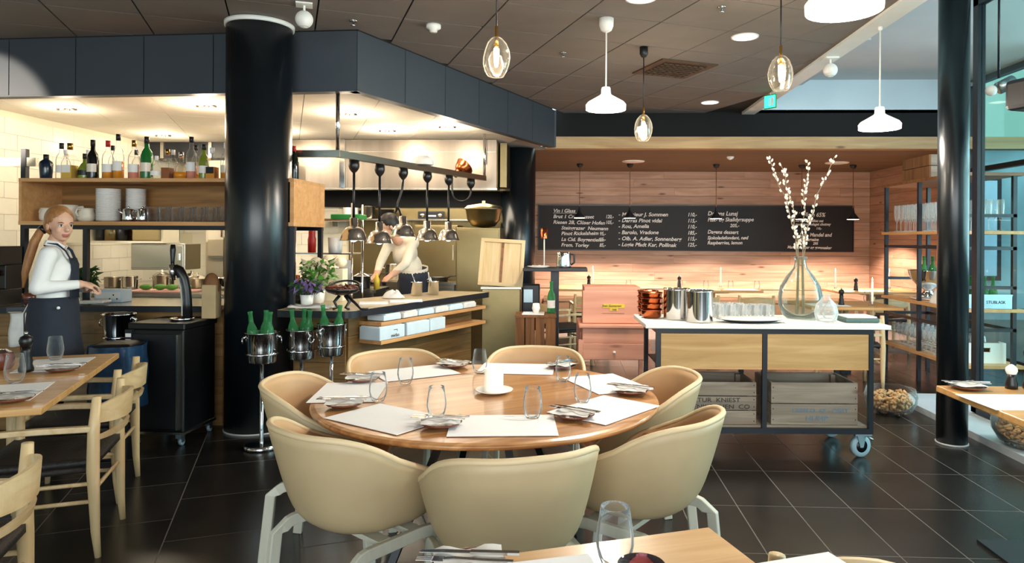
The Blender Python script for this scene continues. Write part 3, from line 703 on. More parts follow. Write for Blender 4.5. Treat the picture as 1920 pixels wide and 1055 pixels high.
bx = [('white napkin carton stamped with a house mark at the near end of lower counter shelf', .10, .30, .10), ('white napkin carton behind the stamped one on the lower counter shelf', .43, .30, .10), ('white napkin carton farthest along the lower counter shelf', .74, .22, .10)]
for lab, u, w, h in bx:
    x, y = onslant(u+w/2, -.14); r = thing('napkin_carton', lab, 'carton', (x, y, .664), sdir, 'napkin cartons on the lower shelf')
    obj('carton', MB().span((-w/2, -.10, 0), (w/2, .10, h)), 'carton', r, bev=.006); obj('flap', MB().span((-w/2+.01, -.085, h), (w/2-.02, .09, h+.006)), 'linen', r)
    if u < .2:
        text('lettering', 'midas', .038, 'ink', r, (-.02, -.1015, .014), sx=1.15); obj('house_mark', MB().box((.035, -.101, .068), (.045, .001, .004)).box((.055, -.101, .061), (.004, .001, .014)), 'ink', r)
# steel clad cabinet end
cb = thing('steel_cabinet', 'brushed champagne steel cabinet at the end of the pass counter', 'cabinet', (-.645, 6.97, 0), R(2))
obj('body', MB().span((-.20, -.23, 0), (.175, .23, .945)), 'brass', cb, bev=.006); obj('top', MB().span((-.21, -.24, .945), (.185, .24, .965)), 'steel', cb); obj('front_panel', MB().span((-.192, -.238, .03), (.168, -.23, .93)), 'brass', cb)
tf = thing('menu_frame', 'pale wooden tray frame leaning upright on the steel cabinet', 'frame', (-.665, 6.80, .967), R(2))
def tilted(mb, mat, nm): return obj(nm, mb, mat, tf, rot=(R(-14), R(3), 0))
tilted(MB().span((-.22, -.02, 0), (.22, .02, .035)), 'ashx', 'rail'); tilted(MB().span((-.22, -.02, .44), (.22, .02, .475)), 'ashx', 'rail'); tilted(MB().span((-.22, -.02, .035), (-.185, .02, .44)), 'ash', 'stile'); tilted(MB().span((.185, -.02, .035), (.22, .02, .44)), 'ash', 'stile')
tilted(MB().span((-.012, -.012, .035), (.012, .012, .44)), 'tedge', 'divider'); tilted(MB().span((-.185, .0, .035), (-.012, .012, .44)), 'ash', 'panel'); tilted(MB().span((.012, .0, .035), (.185, .012, .44)), 'ash', 'panel')

# ---- shelf unit above the bar
su = thing('bar_shelf', 'oak shelf box on steel legs carrying spirits above the bar counter', 'shelf', (-4.25, 5.2, 0), R(-1.5))
W_ = 2.185; D_ = .62
obj('top_board', MB().span((0, 0, 1.857), (W_, D_, 1.885)), 'lshelf', su); obj('bottom_board', MB().span((0, 0, 1.524), (W_, D_, 1.553)), 'lshelf', su)
obj('side_panel', MB().span((0, .003, 1.553), (.022, D_, 1.857)), 'lshelf', su); obj('side_panel', MB().span((W_-.03, .003, 1.553), (W_, D_-.003, 1.857)), 'lshelf', su)
obj('back_panel', MB().span((.022, D_-.2, 1.553), (W_-.03, D_-.18, 1.857)), 'shelfoak', su)
obj('frame', MB().span((0, .02, 1.495), (W_, .06, 1.524)).span((0, D_-.06, 1.495), (W_, D_-.02, 1.524)), 'bsteel', su)
for x, y in ((.0, .02), (.50, .03), (W_-.04, .02)): obj('leg', MB().span((x, y, .92), (x+.035, y+.035, 1.495)), 'bsteel', su)
obj('leg', MB().span((W_-.04, D_-.05, .92), (W_-.005, D_-.015, 1.495)), 'bsteel', su)
def sh_pt(u, v): a = R(-1.5); return (-4.25 + u*cos(a) - v*sin(a), 5.2 + u*sin(a) + v*cos(a))
BT = 1.8856
BP = {'gin': [(0, 0), (.036, 0), (.04, .01), (.046, .12), (.042, .135), (.018, .155), (.016, .17)], 'round': [(0, 0), (.036, 0), (.038, .01), (.038, .15), (.032, .18), (.015, .21), (.013, .26)],
      'tall': [(0, 0), (.034, 0), (.036, .01), (.036, .17), (.028, .21), (.014, .235), (.013, .30)], 'squat': [(0, 0), (.048, 0), (.052, .015), (.05, .09), (.03, .13), (.014, .15), (.013, .20)],
      'square': [(0, 0), (.042, 0), (.044, .01), (.044, .14), (.036, .16), (.014, .175), (.013, .23)], 'decanter': [(0, 0), (.056, 0), (.058, .015), (.04, .10), (.016, .14), (.015, .20)]}
def bottle(x, y, z, kind, glass, cap, lab, liquid=None, label_m=None, s=1., rz=0., group=None, lh=(.3, .62), tilt=None):
    r = thing('bottle', lab, 'bottle', (x, y, z), rz, group); p = [(a*s, b*s) for a, b in BP[kind]]; n = 4 if kind == 'square' else 20
    if kind == 'square': p = [(a*1.2, b) for a, b in p]
    top = p[-1]
    obj('glass', MB().lathe(p+[(top[0], top[1])], n, smooth=n > 4), glass, r, rz=R(45) if n == 4 else 0)
    obj('cap', MB().lathe([(0, top[1]-.022*s), (top[0]+.003, top[1]-.022*s), (top[0]+.003, top[1]+.022*s), (0, top[1]+.024*s)], 14), cap, r)
    body = [q for q in p if q[0] > .025*s]; zt = max(q[1] for q in body); rr = max(q[0] for q in p)
    if liquid:
        h = zt*.62; q2 = [(0, .006)]+[(max(.001, a-.004), max(b, .006)) for a, b in p if 0 < b <= h]
        rad = [a for a, b in p if b <= h][-1]-.004; q2 += [(rad, h), (0, h)]
        obj('spirit', MB().lathe(q2, n, smooth=n > 4), liquid, r, rz=R(45) if n == 4 else 0)
    if label_m:
        z0, z1 = zt*lh[0], zt*lh[1]
        if n == 4: obj('paper_label', MB().box((0, -rr*.7072-.001, (z0+z1)/2), (rr*1.15, .001, z1-z0)), label_m, r)
        else: obj('paper_label', MB().surf([[((rr+.001)*sin(a), -(rr+.001)*cos(a), z) for a in [R(-70+14*k) for k in range(11)]] for z in (z0, z1)]), label_m, r)
    if tilt: r.rotation_euler = tilt
    return r
amb = plain('amber_liquid', '#d98a1e', .2, 0, .05); ros = plain('rose_liquid', '#d98a72', .2, 0, .05); yel = plain('golden_liquid', '#e3b23c', .2, 0, .05); brn = plain('brown_liquid', '#8a4a18', .2, 0, .05); dkb = plain('dark_blue_glass', '#0f2233', .12, 0, .1); dkg = plain('black_green_glass', '#0b100c', .1, 0, .1); olv = plain('olive_glass', '#7a8a2e', .12, 0, .1); grn = plain('green_label_glass', '#1f6a2e', .12, 0, .1)
SPIRITS = [  # u along the shelf, kind, glass, cap, liquid, label, scale, words
 (.085, 'gin', dkb, 'black', None, None, 1.05, 'dark blue gin bottle at the left end of the spirits'), (.19, 'round', 'gl', 'black', None, 'white', 1.05, 'clear round bottle beside the dark blue gin'),
 (.285, 'square', 'gl', 'gold', yel, 'white', 1.15, 'clear square bottle with a finger of golden liquor'), (.385, 'squat', olv, 'black', None, 'black', .95, 'short olive green bottle with a black cap'),
 (.475, 'round', dkg, 'black', None, 'cchina', 1.12, 'black bottle with round cream label'), (.60, 'round', 'gl', 'red', amb, 'white', 1.1, 'white labelled bottle with a red cap'),
 (.685, 'tall', 'gl', 'black', amb, 'white', 1.12, 'tallest clear whisky bottle with black neck'), (.795, 'round', 'gl', 'gold', ros, 'white', 1.12, 'bottle of rose coloured spirit with long label'),
 (.90, 'round', grn, 'black', None, 'cchina', 1.22, 'green whiskey bottle with a pale label'), (1.00, 'squat', 'gl', 'white', None, 'white', .85, 'small clear jug shaped bottle'),
 (1.09, 'square', 'gl', 'gold', brn, None, .95, 'faceted square bottle half full of brown spirit'), (1.185, 'decanter', 'gl', 'chrome', amb, None, 1.0, 'clear wide decanter with little amber spirit'),
 (1.285, 'tall', 'gl', 'black', ros, 'white', 1.05, 'clear tall flask with pink base'), (1.37, 'round', olv, 'black', None, 'white', 1.0, 'slim olive bottle with white label'),
 (1.455, 'square', 'gl', 'white', amb, 'ink', 1.0, 'square bourbon bottle with black label'), (1.55, 'round', 'gl', 'white', amb, 'cchina', 1.05, 'round bottle of straw spirit with cream label'),
 (1.645, 'square', 'gl', 'white', yel, 'gold', 1.1, 'square bottle of bright yellow liquor'), (1.765, 'squat', 'gl', 'gold', amb, None, .6, 'tiny glass bottle between taller ones'),
 (1.855, 'round', dkg, 'white', None, 'linen', 1.0, 'dark rum bottle with grey label by the column'), (1.955, 'tall', 'gl', 'black', ros, 'white', 1.0, 'pink spirit bottle beside the column'),
 (2.10, 'round', dkg, 'red', None, None, .95, 'dark bottle on the shelf end right of the column')]
for u, k, gm, cap, liq, lab_m, s, lab in SPIRITS:
    x, y = sh_pt(u, .17 + (.03 if int(u*10) % 2 else 0)); bottle(x, y, BT, k, gm, cap, lab, liq, lab_m, s, R(-1.5), 'spirits along the bar shelf')
rg = random.Random(4)
for i, u in enumerate((.14, .33, .54, .74, 1.05, 1.24, 1.50, 1.60)):
    x, y = sh_pt(u, .31); bottle(x, y, BT, rg.choice(('round', 'tall')), 'gl', rg.choice(('black', 'white')), 'clear spirit bottle in the back row of the bar shelf', amb if i % 2 else None, 'white', .9, 0, 'back row of clear spirits')
# crockery inside the box
def mug(x, y, z, rz, lab, s=1., tilt=(0, 0)):
    r = thing('cream_jug', lab, 'jug', (x, y, z), rz, 'cream jugs in the shelf box')
    obj('body', MB().lathe([(0, 0), (.05, 0), (.062, .02), (.064, .05), (.052, .085), (.056, .105), (.052, .104), (.048, .085), (.058, .05), (.05, .01), (0, .01)], 24), 'cchina', r)
    obj('handle', MB().tube([(.05, 0, .09), (.078, 0, .095), (.085, 0, .07), (.072, 0, .045), (.058, 0, .04)], .008, 8), 'cchina', r)
    r.scale = (s,)*3; r.rotation_euler = (tilt[0], tilt[1], rz); return r
for u, v, dz, rz, s, lab in ((.14, .13, 0, 170, 1., 'cream jug at the left end in the shelf box'), (.20, .27, 0, 150, 1.1, 'cream jug at the back left of the shelf box'), (.29, .15, 0, 20, 1.25, 'large cream jug behind the head of the woman'), (.40, .27, 0, 10, 1.0, 'cream jug peeping over the hair of the woman'), (.455, .13, 0, 250, 1.0, 'cream jug beside the plate pile')):
    x, y = sh_pt(u, v); mug(x, y, 1.5536, R(rz), lab, s)
def plate_pile(u, v, n, rad, lab0, dz=.0105):
    x, y = sh_pt(u, v)
    me = MB().lathe([(0, 0), (rad*.6, 0), (rad*.95, .010), (rad, .014), (rad*.98, .016), (rad*.6, .004), (0, .004)], 28).mesh('dinner_plate', 'china')
    for k in range(n):
        o = bpy.data.objects.new('dinner_plate', me); COL.objects.link(o); o.location = (x, y, 1.5536+k*dz); tag(o, lab0, 'plate', lab0.replace('white plate in ', '')+' plates')
plate_pile(.62, .15, 24, .088, 'white plate in the tall pile in the shelf box'); plate_pile(.745, .30, 25, .075, 'white plate in the narrower pile behind the steel pots')
for u, rz, lab in ((.80, 190, 'steel coffee pot next to the plate piles'), (.915, -65, 'steel teapot before the row of glasses')):
    x, y = sh_pt(u, .13); r = thing('steel_pot', lab, 'pot', (x, y, 1.5536), R(rz), None)
    obj('body', MB().lathe([(0, 0), (.044, 0), (.045, .02), (.040, .09), (.036, .10), (0, .104)], 24), 'chrome', r); obj('lid_knob', MB().ball((0, 0, .113), .009, 10, 6), 'chrome', r)
    obj('spout', MB().tube([(.04, 0, .06), (.065, 0, .08), (.078, 0, .103)], [.012, .009, .007], 8), 'chrome', r); obj('handle', MB().tube([(-.038, 0, .09), (-.07, 0, .085), (-.072, 0, .045), (-.043, 0, .03)], .006, 8), 'chrome', r)
hb_me = MB().lathe([(0, 0), (.030, 0), (.034, .01), (.039, .10), (.040, .118), (.038, .118), (.036, .10), (.030, .014), (0, .012)], 18).mesh('tumbler', 'gl')
for i in range(22):
    u = 1.0 + (i//2)*.098; x, y = sh_pt(u, .12 if i % 2 == 0 else .24)
    o = bpy.data.objects.new('tumbler', hb_me); COL.objects.link(o); o.location = (x, y, 1.5536); tag(o, 'clear tumbler in the shelf box row', 'glass', 'tumblers in the shelf box')

# ---- keg fridge with beer tap
kf = thing('keg_cooler', 'black keg cooler on castors beside the big black column', 'cooler', (-2.815, 4.86, 0), R(-2))
obj('body', MB().span((-.195, -.20, .095), (.195, .20, .80)), 'rubber', kf, bev=.01); obj('top', MB().span((-.205, -.21, .80), (.205, .21, .845)), 'rubber', kf, bev=.008)
obj('door', MB().span((-.175, -.212, .12), (.15, -.20, .77)), 'black', kf, bev=.004); obj('handle', MB().span((.155, -.225, .12), (.168, -.20, .77)), 'steel', kf)
obj('control_panel', MB().span((-.215, -.222, .67), (-.165, -.2, .80)), 'black', kf); obj('label', MB().span((-.21, -.224, .75), (-.17, -.222, .775)), 'white', kf); obj('label', MB().span((-.208, -.224, .70), (-.172, -.222, .735)), 'white', kf); obj('switch', MB().span((-.195, -.226, .71), (-.178, -.223, .724)), 'red', kf)
obj('drip_tray', MB().lathe([(0, .845), (.07, .845), (.085, .862), (.08, .863), (.065, .852), (0, .852)], 28, c=(.07, -.02, 0)), 'chrome', kf)
obj('base_rail', MB().span((-.20, -.205, .082), (.20, .205, .098)), 'steel', kf)
for x, y in ((-.16, -.18), (.16, -.18), (-.16, .17), (.16, .17)):
    w = obj('castor', MB().box((x, y, .07), (.04, .045, .03)).box((x-.014, y+.012, .045), (.006, .03, .04)).box((x+.014, y+.012, .045), (.006, .03, .04)), 'zinc', kf)
    obj('wheel', MB().lathe([(0, -.010), (.024, -.010), (.026, -.006), (.026, .006), (.024, .010), (0, .010)], 20, c=(x, y+.018, .026), m=Matrix.Rotation(pi/2, 3, 'Y')), 'wrub', w)
tp = thing('beer_tap', 'black and chrome beer tap on the keg cooler', 'tap', (-2.79, 4.93, .853))
obj('tower', MB().tube([(.03, 0, .0), (.03, 0, .10), (.022, 0, .20), (.005, 0, .28), (-.03, -.005, .345), (-.06, -.01, .365)], [.036, .034, .033, .036, .036, .026], 14), 'rubber', tp); obj('front_strip', MB().tube([(.018, -.034, .01), (.016, -.033, .12), (.006, -.032, .22), (-.012, -.033, .29)], 0, flat=(.026, .010)), 'chrome', tp)
obj('faucet', MB().tube([(-.072, -.015, .385), (-.072, -.015, .33), (-.062, -.015, .27)], [.024, .024, .014], 14), 'chrome', tp); obj('lever', MB().tube([(-.072, -.015, .38), (-.072, -.015, .41), (-.070, -.015, .49), (-.070, -.015, .53)], [.012, .013, .020, .015], 12), 'rubber', tp)
# basket block beside the tap
pb = thing('paper_bag', 'tall brown paper bag holding a dark loaf beside the column', 'bag', (-2.612, 4.99, .846), R(8))
obj('bag', MB().span((-.05, -.06, 0), (.05, .06, .245)), 'kraft', pb, bev=.006); obj('loaf', MB().ball((0, 0, .235), (.058, .05, .095), 20, 12), 'crateb', pb)
fg = thing('star_fitting', 'chrome star knob fitting on the counter behind the tap', 'fitting', (-2.69, 5.19, .922))
obj('hub', MB().lathe([(0, -.02), (.03, -.02), (.03, .02), (0, .02)], 18, c=(0, 0, .05), m=Matrix.Rotation(pi/2, 3, 'X')), 'zinc', fg)
for k in range(5): obj('lobe', MB().ball((.04*cos(k*1.257), -.0, .055+.04*sin(k*1.257)), .015, 10, 6), 'chrome', fg)

# ---- champagne buckets on stands
def bucket_mb(): return [(0, 0), (.088, 0), (.092, .01), (.098, .10), (.108, .20), (.113, .205), (.113, .21), (.105, .208), (.094, .10), (.086, .015), (0, .012)]
def make_stand():
    r = thing('champagne_stand', 'x', 'ice bucket')
    obj('base', MB().lathe([(0, 0), (.112, 0), (.116, .012), (.112, .03), (.106, .033), (0, .036)], 40), 'chrome', r)
    obj('pole', MB().lathe([(.014, .034), (.014, .585), (0, .585)], 16), 'chrome', r)
    b = obj('bucket', MB().lathe(bucket_mb(), 40), 'chrome', r, loc=(0, 0, .585))
    obj('rim_band', MB().lathe([(.1045, .055), (.1065, .058), (.1065, .064), (.1045, .067), (.096, .06)], 40), 'chrome', b)
    for s in (-1, 1):
        obj('ring_handle', MB().tube([(s*(.125), .022*cos(q), .15+.022*sin(q)) for q in [2*pi*k/14 for k in range(15)]], .0035, 6, cap=False), 'chrome', b)
        obj('handle_lug', MB().ball((s*.112, 0, .172), .011, 10, 6), 'chrome', b)
    return r
st = make_stand()
STANDS = [(-2.085, 4.66, 20, 'champagne bucket on a steel stand before the big black column'), (-1.87, 4.82, -40, 'champagne bucket on a stand just right of the column, middle of three'), (-1.645, 4.78, 60, 'champagne bucket on a stand touching the oak counter, farthest of three'), (-3.20, 4.83, 5, 'empty champagne bucket on a stand beside the apron of the woman')]
for i, (x, y, a, lab) in enumerate(STANDS):
    if i == 0: st.location = (x, y, 0); st.rotation_euler = (0, 0, R(a)); st['label'] = lab; st['group'] = 'champagne stands'
    else:
        q = dup(st, (x, y, .05 if i == 2 else 0), R(a), lab)
        if i == 3: q.scale = (1, 1, 1.12)
        if i == 2: q.location.z = 0; q.scale = (.9, .9, 1.06)
WP = [(0, 0), (.034, 0), (.037, .008), (.037, .14), (.030, .18), (.015, .215), (.0135, .275), (.016, .278), (.016, .29), (.0125, .292)]
wb_me = MB().lathe(WP, 20).mesh('glass', 'glg'); wl_me = MB().surf([[(.038*sin(a), -.038*cos(a), z) for a in [R(-70+14*k) for k in range(11)]] for z in (.05, .12)]).mesh('paper_label', 'linen')
def wine_bottle(x, y, z, tilt, lab, group, gm=None):
    r = thing('wine_bottle', lab, 'bottle', (x, y, z), 0, group); r.rotation_euler = tilt
    for nm, me in (('glass', wb_me), ('paper_label', wl_me)):
        o = bpy.data.objects.new(nm, me); COL.objects.link(o); o.parent = r
    return r
for (x, y), tilts, w in (((-2.085, 4.66), ((2, -6), (2, 6), (-5, 0)), 'in the bucket before the column'), ((-1.87, 4.82), ((1, -5), (3, 6), (0, 0)), 'in the middle bucket'), ((-1.645, 4.78), ((1, -5), (1, 5)), 'in the farthest bucket')):
    for k, (a, b) in enumerate(tilts):
        wine_bottle(x + (-.040, .040, 0)[k]*(1 if x < -1.8 else .9), y + (-.022, -.022, .036)[k]*(1 if x < -1.8 else 0), .645 if x < -1.8 else .68, (R(a), R(b), 0), 'green water bottle ' + w + (', leaning away', ', beside the leaning one', ', at the back')[k], 'green bottles in the champagne buckets')
# ---- waste bin
wbn = thing('waste_bin', 'black bin with a shiny dark blue liner behind the left tables', 'bin', (-2.93, 4.42, 0), R(10)); wbn.scale = (1, 1, 1.27)
obj('body', MB().lathe([(0, 0), (.125, 0), (.15, .50), (.145, .50), (0, .45)], 4, smooth=False), 'rubber', wbn, rz=R(45), bev=.02)
lr = [[((.158+.008*sin(5*a+z*30))*cos(a)*(1 if z > .1 else .98)*(1+.12*sin(2*a)**2), (.158+.008*cos(7*a))*sin(a)*(1+.12*sin(2*a)**2), .48+z) for a in [2*pi*k/32 for k in range(32)]] for z in (-.22, -.12, -.05, 0, .06, .10)]
obj('liner', MB().surf(lr, closed=True), 'bluebag', wbn); obj('lid', MB().lathe([(0, .60), (.15, .59), (.175, .575), (.17, .56), (0, .565)], 4, smooth=False), 'rubber', wbn, rz=R(45), bev=.015)

# ---- things on the left of the counter
cm = thing('coffee_machine', 'black coffee machine cut off by the left edge behind the counter', 'coffee machine', (-4.31, 4.98, .921))
obj('body', MB().span((-.16, -.10, .0), (.13, .18, .12)).span((-.16, .02, .12), (.13, .18, .30)), 'rubber', cm, bev=.006); obj('head', MB().span((-.16, -.08, .30), (.125, .18, .44)), 'rubber', cm, bev=.006); obj('chrome_strip', MB().span((-.16, -.085, .285), (.128, -.07, .30)), 'chrome', cm)
obj('portafilter', MB().tube([(.06, -.1, .24), (.06, -.02, .24)], .012, 8).lathe([(0, .22), (.035, .22), (.035, .26), (0, .26)], 16, c=(.06, .0, 0)), 'copper', cm)
tb2 = thing('terracotta_bowl', 'small terracotta bowl on the counter under the coffee machine', 'bowl', (-3.98, 4.99, .921)); obj('bowl', MB().lathe([(0, 0), (.03, 0), (.05, .05), (.058, .09), (.054, .09), (.04, .03), (0, .012)], 24), 'terra', tb2)
cf = thing('coffee_press', 'glass and chrome coffee press behind the back of the woman', 'coffee press', (-3.86, 5.10, .921))
obj('glass', MB().lathe([(.045, .01), (.045, .19), (.043, .19), (.043, .012)], 24), 'glf', cf); obj('frame', MB().lathe([(0, 0), (.05, 0), (.05, .012), (0, .012)], 24).lathe([(0, .19), (.05, .19), (.045, .205), (0, .215)], 24), 'chrome', cf); obj('handle', MB().tube([(.045, 0, .18), (.08, 0, .17), (.085, 0, .09), (.048, 0, .04)], .008, 8), 'rubber', cf); obj('knob', MB().lathe([(0, .21), (.004, .215), (.004, .24), (.012, .25), (0, .262)], 12), 'chrome', cf)
wp_ = thing('white_dish', 'white oval dish on the counter behind the woman', 'dish', (-4.02, 5.30, .921)); obj('dish', MB().lathe([(0, .004), (.05, .004), (.085, .03), (.09, .032), (.05, 0), (0, 0)], 28), 'china', wp_)
tw = obj('tea_towel', MB().surf([[(-.10+.2*j/10+.004*sin(k), -.012*sin(j*1.15)-.004*k, -.235*k/8*(1+.02*sin(j))) for j in range(11)] for k in range(9)]), 'linen', None, loc=(-3.895, 4.845, .885), rz=R(15), solid=.006); tag(tw, 'white tea towel hanging on the counter front behind the left tables', 'towel')
tl = thing('towel_rail', 'chrome hook rail on the counter front holding the tea towel', 'rail', (-3.895, 4.868, .888), R(15)); obj('bar', MB().tube([(-.13, .0, 0), (.13, .0, 0)], .006, 8), 'chrome', tl)
for x in (-.12, .12): obj('bracket', MB().tube([(x, 0, 0), (x, .04, 0)], .005, 6), 'chrome', tl)

sfm = thing('screen_frame', 'grey steel frame post with a cross bar behind the coffee machine', 'frame', (-4.40, 5.45, .9205)); obj('post', MB().span((-.02, -.02, 0), (.02, .02, 1.22)), 'bsteel', sfm); obj('cross_bar', MB().span((-.55, -.015, 1.08), (.10, .015, 1.15)), 'steel', sfm)

# ================================================================== KITCHEN EQUIPMENT
# added area lamp under the hood to brighten the stoves, without a fitting
lamp('AREA', (-2.0, 8.5, 2.0), 30, (1.0, .86, .66), 2.2, (0, 0, 0), shape='RECTANGLE', size_y=.4)
hd = thing('extractor_hood', 'large brushed steel extractor hood along the kitchen back wall', 'hood', (0, 0, 0))
obj('front', MB().span((-3.3, 8.06, 2.02), (-.84, 8.08, 2.585)), 'hoodm', hd); obj('side', MB().span((-.86, 8.08, 2.02), (-.84, 9.18, 2.585)), 'hoodm', hd); obj('side', MB().span((-3.3, 8.08, 2.02), (-3.28, 9.18, 2.585)), 'hoodm', hd)
obj('lip', MB().span((-3.3, 8.05, 2.0), (-.83, 8.14, 2.022)), 'steel', hd); obj('seam_strip', MB().span((-3.3, 8.052, 2.44), (-.84, 8.06, 2.447)), 'steel', hd)
for k in range(5): obj('filter', MB().box((-2.95+k*.5, 8.72, 2.16), (.47, .03, .55), tilt=(R(-62), 0, 0)), 'steel', hd)
obj('inner_back', MB().span((-3.28, 9.12, 1.84), (-.86, 9.14, 2.4)), 'soot', hd); obj('duct_post', MB().span((-.98, 8.02, 2.3), (-.955, 8.05, 2.585)), 'chrome', hd); obj('duct_post', MB().span((-2.68, 8.02, 2.02), (-2.62, 8.05, 2.585)), 'chrome', hd)
obj('flue', MB().span((-.82, 8.3, 2.05), (-.74, 8.9, 2.58)), 'brass', hd)
sp = obj('steel_splashback', MB().span((-2.93, 9.17, .9), (-.76, 9.198, 2.0)), 'brass', None); tag(sp, 'champagne steel splashback behind the stoves', 'panel')
def worktable(nm, lab, a, b, z=.9, mat='steel', body=True):
    r = thing(nm, lab, 'counter', (0, 0, 0))
    obj('worktop', MB().span((a[0], a[1], z-.03), (b[0], b[1], z)), mat, r)
    if body: obj('cabinet', MB().span((a[0]+.03, a[1]+.03, .1), (b[0]-.03, b[1]-.03, z-.03)), 'steel', r); obj('plinth', MB().span((a[0]+.06, a[1]+.08, 0), (b[0]-.06, b[1]-.06, .1)), 'black', r)
    n = max(2, int((b[0]-a[0])/.55)); w = (b[0]-a[0]-.06)/n
    for k in range(n):
        d = obj('door', MB().span((a[0]+.03+k*w+.008, a[1]+.012, .14), (a[0]+.03+(k+1)*w-.008, a[1]+.03, z-.06)), 'steel', r); obj('handle', MB().span((a[0]+.05+k*w, a[1]-.005, z-.12), (a[0]+.01+(k+1)*w, a[1]+.012, z-.105)), 'chrome', d)
    return r
worktable('stove_counter', 'steel stove counter under the extractor hood', (-3.3, 8.35), (-1.35, 9.15)); worktable('prep_counter', 'steel preparation counter in front of the cook', (-3.2, 6.66), (-1.86, 7.16), .93); worktable('back_counter', 'steel back counter along the tiled wall left of the column', (-5.15, 6.5), (-3.35, 7.1), .93)
# tall steel units and shelf at the back
def unit(nm, lab, a, b, mat='brass', doors=1, cat='cabinet'):
    r = thing(nm, lab, cat, ((a[0]+b[0])/2, (a[1]+b[1])/2, a[2])); hx_, hy, h = (b[0]-a[0])/2, (b[1]-a[1])/2, b[2]-a[2]
    obj('body', MB().span((-hx_, -hy, 0), (hx_, hy, h)), mat, r, bev=.006)
    for k in range(doors):
        z0 = .02+k*(h-.02)/doors; z1 = (k+1)*(h-.02)/doors
        d = obj('door', MB().span((-hx_+.015, -hy-.018, z0), (hx_-.015, -hy, z1)), mat, r, bev=.003); obj('handle', MB().span((hx_-.06, -hy-.035, z0+(z1-z0)*.35), (hx_-.045, -hy-.018, z0+(z1-z0)*.65)), 'chrome', d)
    return r
unit('steel_fridge', 'tall champagne steel fridge in the kitchen behind the menu frame', (-1.32, 8.15, 0), (-.80, 8.75, 1.56), 'brass', 2, 'fridge')
unit('oven', 'steel combination oven at the back wall behind the heat lamps', (-1.95, 8.75, .90), (-1.40, 9.14, 1.60), 'brass', 1, 'oven')
unit('steel_cupboard', 'dark steel cupboard box above the pans on the back counter', (-4.42, 6.85, 1.10), (-3.86, 7.15, 1.366), 'steel', 1); unit('steel_locker', 'steel locker panel on the back wall left of the column', (-3.80, 7.5, 1.0), (-3.36, 7.699, 1.44), 'brass', 1)
ws = thing('wall_cabinet', 'cream open wall cabinet above the back counter', 'cabinet', (-4.48, 6.95, 1.37))
obj('bottom', MB().span((-.62, -.15, 0), (.42, .15, .02)), 'cream', ws); obj('top', MB().span((-.62, -.15, .19), (.42, .15, .21)), 'cream', ws); obj('end', MB().span((-.62, -.15, .02), (-.38, .15, .19)), 'cream', ws); obj('end', MB().span((.40, -.15, .02), (.42, .15, .19)), 'cream', ws); obj('back', MB().span((-.62, .14, .02), (.42, .15, .19)), 'tedge', ws)
for k, (x, m_, w) in enumerate(((-.30, 'black', .05), (-.19, 'brass', .07), (-.08, 'black', .05))): tag(obj('storage_jar', MB().lathe([(0, 0), (w, 0), (w, .12), (w*.8, .14), (0, .145)], 18), m_, None, loc=(-4.48+x, 6.93, 1.391)), ('black storage jar at the left in the cream wall cabinet', 'brass coloured tin in the cream wall cabinet', 'black storage jar right of the brass tin in the cabinet')[k], 'jar')
tag(obj('storage_tray', MB().span((-.15, -.1, 0), (.15, .1, .15)), 'brass', None, loc=(-4.25, 6.93, 1.391), bev=.01), 'golden steel container in the cream wall cabinet', 'container')
unit('panel_box', 'cream fuse box panel under the shelf unit by the column', (-3.80, 7.6, 1.46), (-3.42, 7.699, 1.80), 'cream', 1); unit('panel_board', 'cream wall board beside the fuse box', (-4.05, 7.64, 1.2), (-3.82, 7.699, 1.85), 'cream', 1)
tag(obj('cable', MB().tube([(-3.74+.18*k/10, 7.56, 1.66-.14*sin(pi*k/10)) for k in range(11)], .006, 6), 'rubber'), 'black cable loop hanging on the fuse box', 'cable')
# pots and pans
def pot(x, y, z, r0, h, mat, lab, handles=True, lid=False, grp='kitchen pots and pans', pan=False):
    r = thing('pan' if pan else 'pot', lab, 'pan' if pan else 'pot', (x, y, z), 0, grp)
    obj('body', MB().lathe([(0, 0), (r0*.94, 0), (r0, .008), (r0*1.02, h), (r0*1.05, h+.003), (r0*.98, h), (r0*.95, .012), (0, .012)], 24), mat, r)
    if pan: obj('handle', MB().tube([(r0, 0, h*.7), (r0+.09, 0, h+.02), (r0+.2, 0, h+.03)], [.009, .008, .009], 6), 'black', r, rz=R(-30))
    elif handles:
        for s in (-1, 1): obj('handle', MB().tube([(s*r0, -.025, h*.75), (s*(r0+.03), -.02, h*.78), (s*(r0+.03), .02, h*.78), (s*r0, .025, h*.75)], .005, 6), 'chrome', r)
    if lid: obj('lid', MB().lathe([(r0*1.04, h+.003), (r0*.5, h+.03), (.012, h+.035), (.014, h+.055), (0, h+.057)], 24), 'chrome', r)
    return r
Z1 = .9305
pot(-4.52, 6.72, Z1, .075, .10, 'steel', 'steel pot at the left on the back counter'); pot(-4.33, 6.70, Z1, .07, .11, 'chrome', 'shiny pot second on the back counter'); pot(-4.02, 6.72, Z1, .08, .12, 'steel', 'steel pot in the middle of the back counter', lid=True); pot(-3.70, 6.78, Z1, .12, .09, 'steel', 'wide low pan near the beer tap on the back counter', lid=True); pot(-3.45, 6.72, Z1, .07, .10, 'glf' if False else 'chrome', 'narrow pot next to the beer tap on the back counter')
pot(-4.15, 6.98, Z1, .09, .11, 'rubber', 'black pot under the dark steel cupboard'); pot(-3.86, 6.98, Z1, .08, .10, 'steel', 'tall pot under the dark steel cupboard', lid=True)
ctb = thing('cutting_board', 'pink cutting board with a lettuce behind the beer tap', 'cutting board', (-3.55, 5.95, .951), R(3)); obj('board', MB().span((-.28, -.14, 0), (.28, .14, .018)), 'pboard', ctb, bev=.004)
